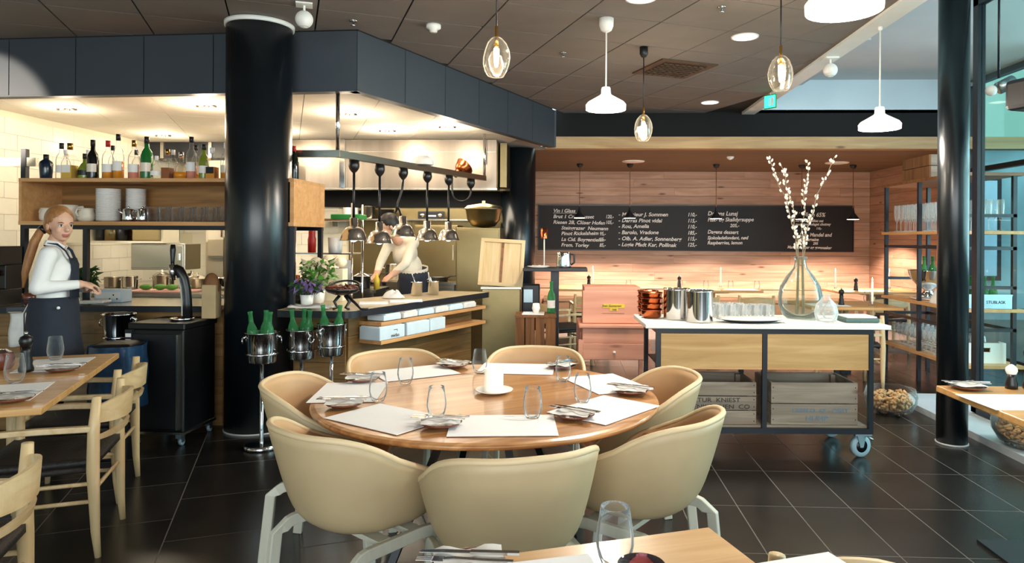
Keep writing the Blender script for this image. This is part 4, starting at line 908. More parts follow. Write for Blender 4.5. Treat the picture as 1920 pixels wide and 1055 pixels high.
ct2 = worktable('wash_counter', 'low steel counter behind the bar counter', (-4.9, 5.78), (-2.75, 6.15), .95)
for k in range(4): tag(obj('lettuce', MB().ball((0, 0, 0), (.055, .04, .026), 10, 6), 'leaf', None, loc=(-3.69+.115*k, 5.93+.02*(k % 2), .9965)), 'green lettuce heart on the pink cutting board', 'lettuce', 'lettuce hearts')
bxc = thing('tissue_carton', 'pale blue and white tissue carton on the bar counter', 'carton', (-3.60, 5.36, .921), R(-2)); obj('carton', MB().span((-.115, -.06, 0), (.115, .06, .10)), 'carton', bxc, bev=.004); obj('printed_band', MB().span((-.10, -.0615, .03), (.10, -.06, .08)), 'white', bxc)
for k in range(3): obj('printed_dot', MB().span((.01+.03*k, -.0625, .022+.03*(k % 2)), (.02+.03*k, -.0615, .034+.03*(k % 2))), 'ink', bxc)
trf = thing('folded_cloths', 'fanned grey cloths on the bar counter in front of the carton', 'cloths', (-3.62, 5.13, .921))
for k in range(4): obj('cloth', MB().box((-.10+.06*k, 0, .012+.004*k), (.10, .10, .022)), 'linen', trf, bev=.008)
def plant(nm, lab, x, y, z, mats, n, h, spread, pot_m='china', pr=.05, seed=0, cat='plant', lw=.022):
    r = thing(nm, lab, cat, (x, y, z)); rg = random.Random(seed)
    obj('pot', MB().lathe([(0, 0), (pr*.8, 0), (pr, pr*1.8), (pr*.9, pr*1.8), (0, pr*1.2)], 20), pot_m, r)
    for q, m_ in enumerate(mats):
        mb = MB()
        for k in range(n):
            a = rg.uniform(0, 2*pi); d = spread*rg.random()**.6; zz = pr*1.8 + h*rg.uniform(.15, 1); w = lw*rg.uniform(.7, 1.4)
            e = Euler((rg.uniform(-1, 1), rg.uniform(-1, 1), a)).to_matrix()
            mb.add([e @ Vector(v)*w/.022 + Vector((d*cos(a), d*sin(a), zz)) for v in ((-.03, 0, 0), (0, -.016, .006), (.034, 0, -.004), (0, .016, .006))], [(0, 1, 2, 3)], True)
        o = obj(('leaves', 'flowers')[q], mb, m_, r); o['kind'] = 'stuff'
    stm = MB()
    for k in range(6): a = k*1.05; stm.tube([(0, 0, pr), (spread*.5*cos(a), spread*.5*sin(a), pr*1.8+h*.6)], .004, 5)
    s_ = obj('stems', stm, 'dleaf', r); s_['kind'] = 'stuff'; return r
plant('basil_plant', 'dark green basil in a clear pot beside the shelf leg', -3.94, 5.52, .921, ['dleaf'], 160, .17, .09, 'glf', .045, 2)
plant('purple_herb', 'purple flowering herb in a white box on the pass counter corner', -1.955, 5.13, .921, ['dleaf', 'purple'], 110, .10, .10, 'white', .05, 4)
plant('green_herb', 'bright green herbs with cream blooms behind the shelf end', -1.98, 5.42, .921, ['leaf', 'petal'], 150, .22, .13, 'china', .06, 5, lw=.026)
for k in range(3): tag(obj('cream_bloom', MB().ball((0, 0, 0), (.05, .055, .042), 14, 8), 'petal', None, loc=(-2.08+.103*k, 5.66, 1.235+.02*(k % 2))), ('cream cauliflower head at the left of the herbs', 'cream cauliflower head in the middle above the herbs', 'cream cauliflower head at the right of the herbs')[k], 'cauliflower')
crt = thing('herb_crate', 'pale crate of herbs holding the cauliflower heads', 'crate', (-1.98, 5.66, .921)); obj('box', MB().span((-.14, -.06, 0), (.14, .07, .26)), 'cream', crt)
# things on the pass
gr = thing('iron_bowl_stand', 'black iron frog legged stand carrying a bowl of dried chillies on the pass corner', 'bowl', (-1.635, 4.975, .9205))
obj('bowl', MB().lathe([(0, .10), (.05, .105), (.105, .125), (.125, .15), (.12, .152), (.10, .132), (.05, .113), (0, .108)], 28), 'rubber', gr)
obj('rear_rim', MB().tube([(.125*cos(a), .125*sin(a), .15+.05*max(0, sin(a))) for a in [pi*k/14 for k in range(15)]], .008, 8), 'rubber', gr)
for s in (-1, 1): obj('leg', MB().tube([(s*.02, 0, .10), (s*.055, -.01, .055), (s*.03, -.02, .012), (s*.06, -.035, .004)], [.012, .012, .010, .009], 8), 'rubber', gr)
obj('leg', MB().tube([(.02, .01, .10), (.09, .0, .05), (.14, -.02, .006), (.20, -.03, .005)], [.012, .011, .008, .008], 8), 'rubber', gr)
rg = random.Random(12); cmb = MB()
for k in range(46):
    a = rg.uniform(0, 6.28); d = .10*rg.random()**.5; p = Vector((d*cos(a), d*sin(a), .135+rg.uniform(0, .035))); q = Vector((rg.uniform(-.035, .035), rg.uniform(-.035, .035), rg.uniform(-.01, .02)))
    cmb.tube([p-q, p, p+q*1.1], [.006, .010, .003], 6)
ch = obj('chillies', cmb, 'terra', gr); ch['kind'] = 'stuff'
tag(obj('folded_cloth', MB().surf([[(-.14+.28*j/10, -.09+.18*k/6, .012+.012*sin(j*.9+k)*sin(k*.8)) for j in range(11)] for k in range(7)]), 'linen', None, loc=(-1.87, 4.99, .926), solid=.01), 'striped white cloth folded on the pass counter corner', 'cloth')
for (x, y, w, d), lab in zip(((-1.53, 5.42, .22, .10), (-1.32, 5.62, .26, .12)), ('white card strip on the pass under the first heat lamp', 'white card strip on the pass behind the first one')): tag(obj('order_card', MB().box((0, 0, .006), (w, d, .012)), 'paper', None, loc=(x, y, .9205), rz=R(15)), lab, 'card')
tag(obj('crumpled_cloth', MB().surf([[(.13*(1-.04*k)*cos(a)*(k/6), .08*sin(a)*(k/6), .055*(1-(k/6)**2)*(1+.35*sin(3*a+k))+.004) for a in [2*pi*j/18 for j in range(18)]] for k in range(1, 7)][::-1], closed=True), 'linen', None, loc=(-1.50, 5.92, .921)), 'crumpled white cloth on the pass counter', 'cloth')
for (x, y), lab in zip(((-1.365, 6.22), (-1.235, 6.33)), ('steel cup on the pass counter before the apron of the cook', 'steel cup on the pass counter right of the other one')):
    r = thing('steel_cup', lab, 'cup', (x, y, .921), 0, 'steel cups on the pass'); obj('body', MB().lathe([(0, 0), (.045, 0), (.05, .004), (.05, .115), (.055, .12), (.047, .118), (.046, .008), (0, .008)], 24), 'chrome', r)
    obj('spoon', MB().tube([(.02, 0, .02), (-.03, .01, .15), (-.05, .02, .20)], .005, 6), 'chrome', r)
# pots on the prep counter and stoves
pot(-2.53, 6.83, Z1, .08, .16, 'steel', 'steel stock pot on the preparation counter behind the iron stand'); pot(-2.29, 6.86, Z1, .085, .10, 'steel', 'wide steel pan on the preparation counter', lid=False); pot(-2.055, 6.84, Z1, .085, .12, 'rubber', 'black casserole on the preparation counter', lid=True); pot(-2.80, 6.9, Z1, .09, .12, 'copper', 'copper pan at the left on the preparation counter')
for k, (x, m_) in enumerate(((-1.90, 'yellow'),)): tag(obj('squeeze_bottle', MB().lathe([(0, 0), (.028, 0), (.03, .09), (.02, .115), (.007, .15), (0, .152)], 16), m_, None, loc=(x, 6.83, Z1)), 'yellow squeeze bottle beside the black casserole', 'bottle')
pot(-2.9, 8.6, .9005, .12, .16, 'steel', 'stock pot at the left on the stove counter'); pot(-2.5, 8.6, .9005, .14, .07, 'rubber', 'black frying pan on the stove counter', pan=True); pot(-1.62, 8.55, .9005, .13, .05, 'rubber', 'black frying pan on the stove before the oven', pan=True); pot(-2.2, 8.7, .9005, .11, .2, 'steel', 'tall stock pot on the stove counter')
tag(obj('red_bottle', MB().lathe([(0, 0), (.035, 0), (.037, .12), (.03, .15), (.03, .22), (.026, .27), (0, .275)], 18), 'red', None, loc=(-2.32, 6.2, 1.30)), 'red topped sauce bottle on the wire shelf behind the shelf end', 'bottle')
wsh = thing('wire_shelf', 'steel wire shelf with bottles and a white towel behind the heat lamps', 'shelf', (-2.25, 6.35, 0))
for z in (1.0, 1.285, 1.59): obj('shelf', MB().span((-.35, -.16, z), (.30, .16, z+.012)), 'steel', wsh)
for x in (-.35, .30):
    for y in (-.16, .16): obj('post', MB().tube([(x, y, 0), (x, y, 1.75)], .011, 8), 'chrome', wsh)
tag(obj('green_box', MB().span((-.14, -.1, 0), (.14, .1, .05)), 'green', None, loc=(-2.04, 6.38, 1.603), bev=.008), 'green plastic tray on the top of the wire shelf', 'tray')
tag(obj('white_container', MB().lathe([(0, 0), (.06, 0), (.065, .14), (0, .14)], 20), 'china', None, loc=(-2.14, 6.30, 1.2975)), 'white tub on the wire shelf beside the red bottle', 'tub')
tag(obj('towel_roll', MB().lathe([(0, 0), (.06, 0), (.06, .22), (.02, .22), (.02, .1), (0, .1)], 24), 'linen', None, loc=(-2.02, 6.25, 1.0125)), 'white paper towel roll on the wire shelf', 'roll')
# wall shelf with bowls at the back and small items
wsf = thing('wall_shelf', 'steel wall shelf with bowls under the extractor hood', 'shelf', (0, 0, 0)); obj('board', MB().span((-3.2, 8.9, 1.66), (-1.0, 9.16, 1.68)), 'steel', wsf)
for x in (-3.1, -2.1, -1.1): obj('bracket', MB().span((x, 8.95, 1.58), (x+.02, 9.16, 1.66)), 'steel', wsf)
for k, (x, rr, h, m_) in enumerate(((-2.85, .10, .14, 'china'), (-2.62, .09, .16, 'steel'), (-2.38, .10, .12, 'rubber'))): pot(x, 9.0, 1.681, rr, h, m_, ('white pot at the left of the steel wall shelf', 'steel pot in the middle of the steel wall shelf', 'black pot at the right of the steel wall shelf')[k], False)
rd = thing('radio', 'black kitchen radio on the steel wall shelf', 'radio', (-1.78, 8.98, 1.681)); obj('case', MB().span((-.17, -.06, 0), (.17, .06, .10)), 'rubber', rd, bev=.01); obj('display', MB().span((-.05, -.063, .03), (.07, -.06, .05)), 'extw', rd)
for x in (-.11, .12): obj('dial', MB().lathe([(0, -.01), (.03, -.01), (.03, .01), (0, .01)], 16, c=(x, -.06, .05), m=Matrix.Rotation(pi/2, 3, 'X')), 'steel', rd)
mx_ = thing('mixer_bowl', 'large champagne steel mixing bowl on top of the tall fridge', 'bowl', (-1.03, 8.42, 1.562)); obj('bowl', MB().lathe([(0, 0), (.14, .02), (.20, .10), (.22, .22), (.24, .235), (.215, .23), (0, .1)], 28), 'brass', mx_); obj('lid', MB().lathe([(.24, .235), (.2, .27), (.02, .30), (.02, .33), (0, .332)], 28), 'brass', mx_)
# ---- heat lamp rail
RZ = 2.10; RC = Vector((-1.82, 5.40)); RE = Vector((-.93, 7.65)); rd_ = (RE-RC).normalized()
hr = thing('heat_lamp_rail', 'dark steel lamp rail hanging over the pass counter', 'rail', (0, 0, 0))
obj('rail', MB().tube([(RC.x, RC.y, RZ), (RE.x, RE.y, RZ)], 0, flat=(.05, .055)), 'steel', hr); obj('rail', MB().tube([(-2.55, 5.44, RZ), (RC.x+.02, RC.y, RZ)], 0, flat=(.05, .055)), 'steel', hr)
obj('hanger', MB().tube([(RC.x, RC.y, RZ+.02), (RC.x, RC.y, 2.594)], .016, 10), 'chrome', hr); obj('hanger', MB().tube([(RE.x, RE.y, RZ+.02), (RE.x, RE.y, 2.594)], .016, 10), 'chrome', hr)
BELL = [(.024, .17), (.03, .165), (.03, .105), (.045, .10), (.066, .085), (.082, .055), (.09, .03), (.10, .004), (.104, 0), (.098, .002), (.086, .03), (.078, .055), (.06, .082), (.0, .09)]
def heat_lamp(u, drop, lab, bend=0.):
    p = RC + rd_*u; r = thing('heat_lamp', lab, 'lamp', (p.x, p.y, RZ-.03), 0, 'chrome heat lamps over the pass')
    obj('socket_cup', MB().lathe([(0, .0), (.042, 0), (.044, -.05), (.036, -.075), (.016, -.10), (0, -.105)], 20), 'rubber', r)
    zb = -drop
    if bend: obj('cord', MB().tube([(0, 0, -.09), (-.01, 0, -.2), (-.05, 0, -.33), (-.065, 0, -.40), (-.04, 0, -.36), (-.01, 0, zb+.165), (0, 0, zb+.15)], .011, 8), 'rubber', r)
    else: obj('cord', MB().tube([(0, 0, -.09), (0, 0, zb+.16)], .011, 8), 'rubber', r)
    s = obj('bell_shade', MB().lathe([(a*1.12, b*1.1) for a, b in BELL], 32), 'schrome', r, loc=(0, 0, zb)); obj('bulb', MB().ball((0, 0, .035), (.04, .04, .045), 14, 8), 'glow', s)
    return r
for u, dr, lab, b in ((.20, .655, 'chrome heat lamp hanging nearest the rail corner', 0), (.54, .68, 'second chrome heat lamp from the rail corner, hanging lowest', 0), (.885, .62, 'third chrome heat lamp with a looped cord above the cook', 1), (1.28, .655, 'fourth chrome heat lamp along the rail', 0), (1.67, .655, 'fifth chrome heat lamp showing its lit bulb', 0)): heat_lamp(u, dr, lab, b)
p = RC + rd_*2.12; r = thing('heat_lamp', 'chrome heat lamp turned upwards on the far end of the rail', 'lamp', (p.x, p.y, RZ-.03), 0, 'chrome heat lamps over the pass')
obj('socket_cup', MB().lathe([(0, .0), (.042, 0), (.044, -.05), (.036, -.075), (.016, -.10), (0, -.105)], 20), 'rubber', r); obj('cord', MB().tube([(0, 0, -.10)]+[(-.10+.10*cos(a), 0, -.14-.10*sin(a)) for a in [pi*k/8 for k in range(9)]]+[(-.205, 0, .02), (-.16, 0, .10), (-.08, 0, .14)], .010, 8), 'rubber', r)
q = obj('bell_shade', MB().lathe(BELL, 32), 'copper', r, loc=(-.07, .02, .14), rot=(R(150), R(40), 0)); obj('bulb', MB().ball((0, 0, .035), .035, 12, 7), 'gl', q)
p = RC + rd_*1.20; tag(obj('cook_hat', MB().lathe([(.10, 0), (.102, .03), (.09, .06), (.05, .085), (0, .09)], 24), 'linen', None, loc=(p.x, p.y, RZ+.029)), 'white cloth cap resting on the lamp rail', 'cap')
# ---- high table with coffee pot, crate and candle behind the counter end
ht = thing('high_table', 'black pedestal high table holding a steel jug', 'table', (-.135, 6.72, 0)); obj('tabletop', MB().span((-.29, -.20, 1.13), (.32, .20, 1.16)), 'black', ht, bev=.004); obj('pedestal', MB().span((-.03, -.03, .02), (.05, .03, 1.13)), 'bsteel', ht); obj('base', MB().span((-.24, -.2, 0), (.24, .2, .02)), 'bsteel', ht)
cj = thing('steel_jug', 'steel coffee jug on the black high table', 'jug', (-.04, 6.62, 1.161)); obj('body', MB().lathe([(0, 0), (.07, 0), (.072, .02), (.066, .13), (.062, .15), (.05, .152), (0, .10)], 24), 'chrome', cj); obj('handle', MB().tube([(.064, 0, .13), (.10, 0, .125), (.10, 0, .05), (.07, 0, .03)], .009, 8), 'black', cj)
dp = thing('side_plate', 'white plate with cutlery on the black high table', 'plate', (-.28, 6.62, 1.161)); obj('plate', MB().lathe([(0, 0), (.07, 0), (.11, .014), (.108, .017), (.07, .004), (0, .004)], 28), 'china', dp)
tag(obj('plate_cloth', napkin_mb(.12, .09, 5), 'linen', None, loc=(-.28, 6.62, 1.180)), 'white napkin on the plate of the high table', 'napkin')
cl_ = thing('copper_lamp', 'slim white stemmed lamp with a copper cylinder head before the chalkboard', 'lamp', (-.235, 6.86, 1.161)); obj('base', MB().lathe([(0, 0), (.04, 0), (.04, .012), (0, .012)], 20), 'white', cl_); obj('stem', MB().tube([(0, 0, .01), (0, 0, .29)], .006, 8), 'white', cl_); obj('head', MB().lathe([(.034, .28), (.034, .38), (0, .382), (0, .374), (.030, .372), (.030, .28)], 20), 'copper', cl_)
wc = thing('wooden_crate', 'rough brown upright crate under a plate beside the steel cabinet', 'crate', (-.29, 6.33, 0), R(2))
for k in range(4): obj('slat', MB().span((-.18+k*.09, -.15, .02), (-.10+k*.09, -.132, .735)), 'crateb', wc)
for k in range(4): obj('slat', MB().span((-.18+k*.09, .132, .02), (-.10+k*.09, .15, .735)), 'crateb', wc)
obj('top', MB().span((-.185, -.155, .735), (.185, .155, .755)), 'crateb', wc); obj('bottom', MB().span((-.18, -.15, 0), (.18, .15, .02)), 'crateb', wc)
for x in (-.18, .165): obj('side', MB().span((x, -.13, .02), (x+.015, .13, .735)), 'crateb', wc)
sdh = thing('serving_dish', 'white square plate on top of the brown crate', 'plate', (-.31, 6.28, .756)); obj('plate', MB().span((-.10, -.09, 0), (.10, .09, .012)), 'china', sdh, bev=.004)
tag(obj('tulip_cup', MB().lathe([(0, 0), (.025, 0), (.038, .04), (.03, .085), (.027, .085), (.034, .04), (0, .01)], 18), 'china', None, loc=(-.285, 6.27, .769)), 'small white tulip cup on the square plate', 'cup')
wine_bottle(-.15, 6.36, .756, (0, 0, 0), 'dark wine bottle with a white mark on the brown crate', None)
phn = thing('wall_phone', 'black card terminal case hanging behind the menu frame', 'terminal', (-.40, 6.98, 0)); obj('case', MB().span((-.06, -.05, .52), (.12, .05, .98)), 'rubber', phn, bev=.012); obj('screen', MB().span((-.04, -.054, .80), (.05, -.05, .93)), 'zinc', phn); obj('stand', MB().span((-.02, -.02, 0), (.06, .02, .52)), 'rubber', phn)
# ---- downlights in kitchen ceiling
for k, (x, y) in enumerate(((-4.53, 6.09), (-3.17, 5.95), (-2.05, 6.35), (-1.94, 7.35), (-3.2, 7.4), (-4.6, 7.7), (-1.25, 7.1))):
    r = thing('kitchen_spot', 'triple spot fitting in the cream kitchen ceiling', 'ceiling light', (x, y, 2.594), 0, 'kitchen ceiling spots'); obj('frame', MB().span((-.11, -.045, -.008), (.11, .045, 0)), 'white', r)
    lamp('POINT', (x, y, 2.46), 13 if x > -4 else 8, (1.0, .83, .62), .07)
    for j in (-1, 0, 1): obj('spot', MB().lathe([(.028, -.008), (.026, -.022), (0, -.018)], 14, c=(j*.065, 0, 0)), 'steel', r)

vd = thing('ventilation_duct', 'dark steel ventilation duct under the kitchen ceiling behind the spirits', 'duct', (0, 0, 0)); obj('duct', MB().span((-5.2, 8.32, 2.40), (-3.36, 8.75, 2.593)), 'bsteel', vd)
for k in range(3): obj('flange', MB().span((-5.0+k*.6, 8.305, 2.395), (-4.96+k*.6, 8.32, 2.593)), 'steel', vd)

# ================================================================== SALMON CHEST AND WHEELED COUNTER
pk = thing('writing_chest', 'salmon painted pine chest on a small desk with a yellow plaque', 'chest', (.385, 6.16, 0), R(1.5))
obj('chest_front', MB().span((-.265, -.26, .725), (.265, -.238, 1.0)), 'pink', pk, bev=.004); obj('chest_body', MB().span((-.255, -.238, .725), (.255, .10, .98)), 'pink', pk); obj('chest_lid', MB().span((-.25, -.22, .98), (.23, .14, 1.03)), 'pink', pk, bev=.006)
obj('desk_top', MB().span((-.30, -.33, .69), (.31, .2, .722)), 'pink', pk, bev=.008); obj('desk_front', MB().span((-.265, -.305, .565), (.265, -.285, .69)), 'pink', pk); obj('carcass', MB().span((-.26, -.285, .42), (.26, .18, .69)), 'pink', pk)
dr = obj('drawer', MB().span((-.262, -.312, .425), (.262, -.285, .562)), 'pink', pk, bev=.004); obj('knob', MB().ball((0, -.325, .49), .012, 12, 8), 'china', dr)
for x in (-.30, .265): obj('leg', MB().span((x, -.31, 0), (x+.042, -.265, .59)), 'pink', pk); obj('leg', MB().span((x, .13, 0), (x+.035, .17, .69)), 'pink', pk)
pq = obj('plaque', MB().span((-.095, -.263, .855), (.09, -.26, .892)).span((-.035, -.263, .832), (.035, -.26, .857)), 'yellow', pk)
text('lettering', 'Sven Gunnarsen', .026, 'ink', pq, (-.10, -.2645, .866), shear=.25, sx=.95); text('lettering', '1848', .02, 'ink', pq, (-.018, -.2645, .836))
obj('notch', MB().span((-.10, -.2615, .808), (.09, -.2605, .812)), 'tedge', pk)

tr = thing('serving_trolley', 'wheeled counter with white top, oak panels and black steel frame', 'trolley', (.585, 4.60, 0), R(2.1))
TW, TD, TH = 1.435, .60, .87
obj('worktop', MB().span((-.075, -.03, TH-.012), (TW+.10, TD-.03, TH+.016)), 'white', tr, bev=.004)
obj('frame', MB().span((0, 0, TH-.045), (TW, .03, TH-.012)).span((0, TD-.07, TH-.045), (TW, TD-.04, TH-.012)).span((0, .03, TH-.045), (.03, TD-.07, TH-.012)).span((TW-.03, .03, TH-.045), (TW, TD-.07, TH-.012)), 'bsteel', tr)
obj('lower_frame', MB().span((0, 0, .165), (TW, .03, .20)).span((0, TD-.07, .165), (TW, TD-.04, .20)).span((0, .03, .165), (.03, TD-.07, .20)).span((TW-.03, .03, .165), (TW, TD-.07, .20)), 'bsteel', tr)
for x in (0, (TW-.03)/2, TW-.03):
    for y in (0, TD-.07): obj('post', MB().span((x, y, .20), (x+.03, y+.03, TH-.045)), 'bsteel', tr)
for x0_, x1_ in ((.033, (TW-.03)/2-.003), ((TW+.03)/2+.003, TW-.033)):
    obj('panel', MB().span((x0_, .004, .595), (x1_, .024, TH-.048)), 'oak', tr); obj('panel_edge', MB().span((x0_, .002, .588), (x1_, .026, .596)), 'lshelf', tr)
obj('shelf_floor', MB().span((.03, .03, .20), (TW-.03, TD-.07, .212)), 'crate', tr); obj('side_panel', MB().span((TW-.028, .03, .60), (TW-.004, TD-.07, TH-.048)), 'oak', tr); obj('mid_shelf', MB().span((.03, .03, .588), (TW-.03, TD-.07, .60)), 'black', tr)
for x, y in ((.06, .05), (TW-.06, .05), (.06, TD-.09), (TW-.06, TD-.09)):
    w = obj('castor', MB().box((x, y, .157), (.11, .085, .012)), 'zinc', tr)
    for s in (-1, 1): obj('fork', MB().prism([(-.012, 0), (.012, 0), (.035, .085), (-.035, .085)], -.003, .003), 'zinc', w, loc=(x, y+.01+s*.024, .068) if x > .5 else (x+s*.024, y+.01, .068), rot=(R(90), 0, R(14)) if x > .5 else (R(90), 0, R(90)))
    obj('brake_lever', MB().tube([(x+.03, y-.02, .148), (x+.065, y-.035, .125)], .007, 6), 'zinc', w)
    obj('wheel', MB().lathe([(.042, -.018), (.068, -.018), (.074, -.010), (.074, .010), (.068, .018), (.042, .018)], 32, c=(x, y+.01, .0745), m=Matrix.Rotation(pi/2, 3, 'Y') if x < .5 else Matrix.Rotation(R(14), 3, 'Z') @ Matrix.Rotation(pi/2, 3, 'X') @ Matrix.Rotation(0, 3, 'Z')), 'wrub', w)
    obj('hub', MB().lathe([(0, -.016), (.044, -.014), (.044, .014), (0, .016)], 24, c=(x, y+.01, .0745), m=Matrix.Rotation(pi/2, 3, 'Y') if x < .5 else Matrix.Rotation(R(14), 3, 'Z') @ Matrix.Rotation(pi/2, 3, 'X')), 'rubber', w)
def T(x, y): a = R(2.1); return (.585 + x*cos(a) - y*sin(a), 4.60 + x*sin(a) + y*cos(a))
def slat_crate(lab, x0, w, d, h, rows_, lines, mat='crate', ink='inkp', nm='apple_crate'):
    X_, Y_ = T(x0, .045); r = thing(nm, lab, 'crate', (X_, Y_, .2125), R(2.1), 'wooden crates under the trolley')
    hz = h/rows_
    for k in range(rows_):
        obj('slat', MB().span((0, 0, k*hz+.003), (w, .016, (k+1)*hz-.004)), mat, r); obj('slat', MB().span((0, d-.016, k*hz+.003), (w, d, (k+1)*hz-.004)), mat, r)
        for x in (.0, w-.016): obj('slat', MB().span((x+.0, .016, k*hz+.003), (x+.016, d-.016, (k+1)*hz-.004)), mat, r)
    obj('bottom', MB().span((.016, .016, .003), (w-.016, d-.016, .014)), mat, r)
    for x in (.018, w-.05):
        for y in (.018, d-.05): obj('corner_post', MB().span((x, y, .014), (x+.032, y+.032, h-.01)), mat, r)
    nl = MB()
    for k in range(rows_):
        for x in (.014, w-.014):
            for f in (.25, .75): nl.lathe([(.004, 0), (0, .0015)], 6, c=(x, -.0002, (k+f)*hz), m=Matrix.Rotation(pi/2, 3, 'X'))
    o = obj('nails', nl, 'ink', r); o['kind'] = 'stuff'
    for body, sz, x, z in lines: text('stencil', body, sz, ink, r, (x, -.0015, z), sx=1.25)
    return r
slat_crate('grey weathered crate stencilled in black under the left half of trolley', .055, .62, .36, .285, 3, [('ARTUR  KNIEST', .040, .165, .150), ('GELSENKIRCHEN  CO', .040, .09, .106)])
slat_crate('warm grey crate with faded blue stencil under the right half of trolley', .775, .575, .36, .285, 2, [('LIEFELD  62 - OBST', .036, .14, .085), ('HUMP', .044, .23, .03)], ink='inkb')
for k in range(3): tag(obj('cream_rag', MB().ball((0, 0, 0), (.05, .04, .03), 12, 7), 'linen', None, loc=(*T(.46+.07*k, .24), .532 if k < 0 else .47)), 'cream rag lying in the left trolley crate', 'rag', 'rags in the left crate') if False else None
# on the trolley
TT = TH+.0165
def on(x, y): return (*T(x, y), TT)
for k in range(2):
    r = thing('steel_pitcher', ('tall polished steel pitcher at the left end of the trolley', 'polished steel pitcher right beside the taller one on the trolley')[k], 'pitcher', on(.185+.125*k, .265-.15*k), R(62), 'steel pitchers on the trolley')
    obj('body', MB().lathe([(0, 0), (.088, 0), (.09, .01), (.09, .205), (.094, .215), (.088, .212), (.086, .012), (0, .012)], 36), 'chrome', r); obj('handle', MB().tube([(.09, 0, .17), (.125, 0, .165), (.125, 0, .06), (.09, 0, .05)], .008, 8), 'chrome', r)
for j, (dx, dy) in enumerate(((.02, .335), (.02, .50))):
    for k in range(4):
        r = thing('copper_bowl', ('lowest', 'second lowest', 'second highest', 'topmost')[k] + (' dark copper bowl of the pile beside the steel pitchers', ' dark copper bowl of the pile at the back behind the other bowls')[j], 'bowl', (on(dx, dy)[0], on(dx, dy)[1], TT+.04*k), 0, 'copper bowls on the trolley'); obj('bowl', MB().lathe([(0, 0), (.05, 0), (.068, .012), (.074, .055), (.078, .06), (.072, .058), (.065, .018), (0, .008)], 28), 'copper', r); obj('rim', MB().lathe([(.074, .054), (.079, .057), (.079, .062), (.073, .061)], 28), 'copper', r)
lg_me = MB().lathe([(0, 0), (.033, 0), (.036, .006), (.039, .10), (.037, .10), (.034, .012), (0, .01)], 20).mesh('water_glass', 'glf')
for k in range(10):
    for j in range(2):
        o = bpy.data.objects.new('water_glass', lg_me); COL.objects.link(o); o.location = on(.41+.047*k*1.02, .30+.085*j) if False else (*T(.42+.083*(k % 6), .29+.085*(j + (k//6)*2)), TT)
        if k//6 and j: bpy.data.objects.remove(o); continue
        tag(o, 'water glass in the block of glasses on the trolley', 'glass', 'water glasses on the trolley')
sp_ = thing('serving_tray', 'white oval tray with dark underside on the trolley', 'tray', on(.655, .115), R(3)); obj('tray', MB().lathe([(0, .012), (.17, .012), (.225, .024), (.228, .030), (.16, .018), (0, .018)], 40), 'china', sp_); obj('foot', MB().lathe([(0, 0), (.14, 0), (.215, .02), (.17, .0125), (0, .0125)], 40), 'black', sp_); sp_.scale = (1, .5, 1)
tag(obj('white_slab', MB().span((-.13, -.05, 0), (.13, .05, .010)), 'paper', None, loc=on(.995, .045), rz=R(2), bev=.003), 'white flat slab in front of the glass demijohn', 'slab')
dj = thing('demijohn', 'large greenish glass demijohn holding catkin twigs on the trolley', 'vase', on(1.085, .37))
obj('glass', MB().lathe([(0, 0), (.09, 0), (.12, .02), (.147, .09), (.152, .15), (.138, .225), (.095, .30), (.050, .355), (.040, .385), (.038, .415), (.046, .425), (.046, .437), (.036, .44), (.033, .41), (.036, .385), (.046, .355), (.09, .30), (.132, .225), (.146, .15), (.140, .09), (.112, .026), (0, .02)], 48), 'gle', dj)

rg = random.Random(21)
DJ = on(1.085, .37)
for bi, (tx, tz, bend) in enumerate(((-.225, 1.13, .03), (-.14, 1.11, .02), (.045, 1.125, -.01), (.235, 1.155, -.03))):
    r = thing('catkin_twig', ('leftmost catkin twig in the demijohn, reaching the ceiling line', 'second catkin twig from the left in the demijohn', 'third catkin twig from the left, nearly upright', 'rightmost catkin twig in the demijohn, the tallest')[bi], 'twig', DJ, 0, 'twigs in the demijohn')
    pts = []
    for k in range(13):
        q = k/12; wv = max(0, (q-.36)/.64); n0 = ((-.018, -.006), (-.007, .013), (.007, -.013), (.018, .006))[bi]; pts.append((tx*wv**1.1 + n0[0]*(1+(.36-q)*2*(q < .36)) + (.010*sin(k*2.3+bi)+bend*sin(pi*wv))*min(1, wv*4), n0[1] + (.02*bi-.03)*wv + .008*cos(k*1.9)*min(1, wv*4), .03+(tz-.03)*q))
    obj('stem', MB().tube(pts, [.0055-.0003*k for k in range(13)], 6), 'twig', r)
    mb = MB()
    for k in range(40):
        q = rg.uniform(.42, 1.0)*12; i = min(11, int(q)); p = Vector(pts[i]).lerp(Vector(pts[i+1]), q-i); a = rg.uniform(0, 6.28); o_ = Vector((cos(a)*.013, sin(a)*.013, .008)); mb.ball(p+o_, (.0068, .0068, .013), 7, 5, Matrix.Rotation(cos(a)*.5, 3, 'Y'))
    o = obj('catkins', mb, 'bud', r); o['kind'] = 'stuff'
for (x, y, rr, lab) in ((1.17, .125, .078, 'round clear carafe in front of the demijohn'), (1.29, .365, .050, 'small clear carafe between demijohn and dark cloth'),):
    r = thing('carafe', lab, 'carafe', on(x, y), 0, None); s = rr
    obj('glass', MB().lathe([(0, 0), (s*.6, 0), (s*.85, s*.2), (s, s*.9), (s*.8, s*1.6), (s*.35, s*2.1), (s*.30, s*2.35), (s*.36, s*2.42), (s*.26, s*2.36), (s*.30, s*2.1), (s*.75, s*1.58), (s*.94, s*.9), (s*.78, s*.25), (0, s*.12)], 28), 'glf', r)
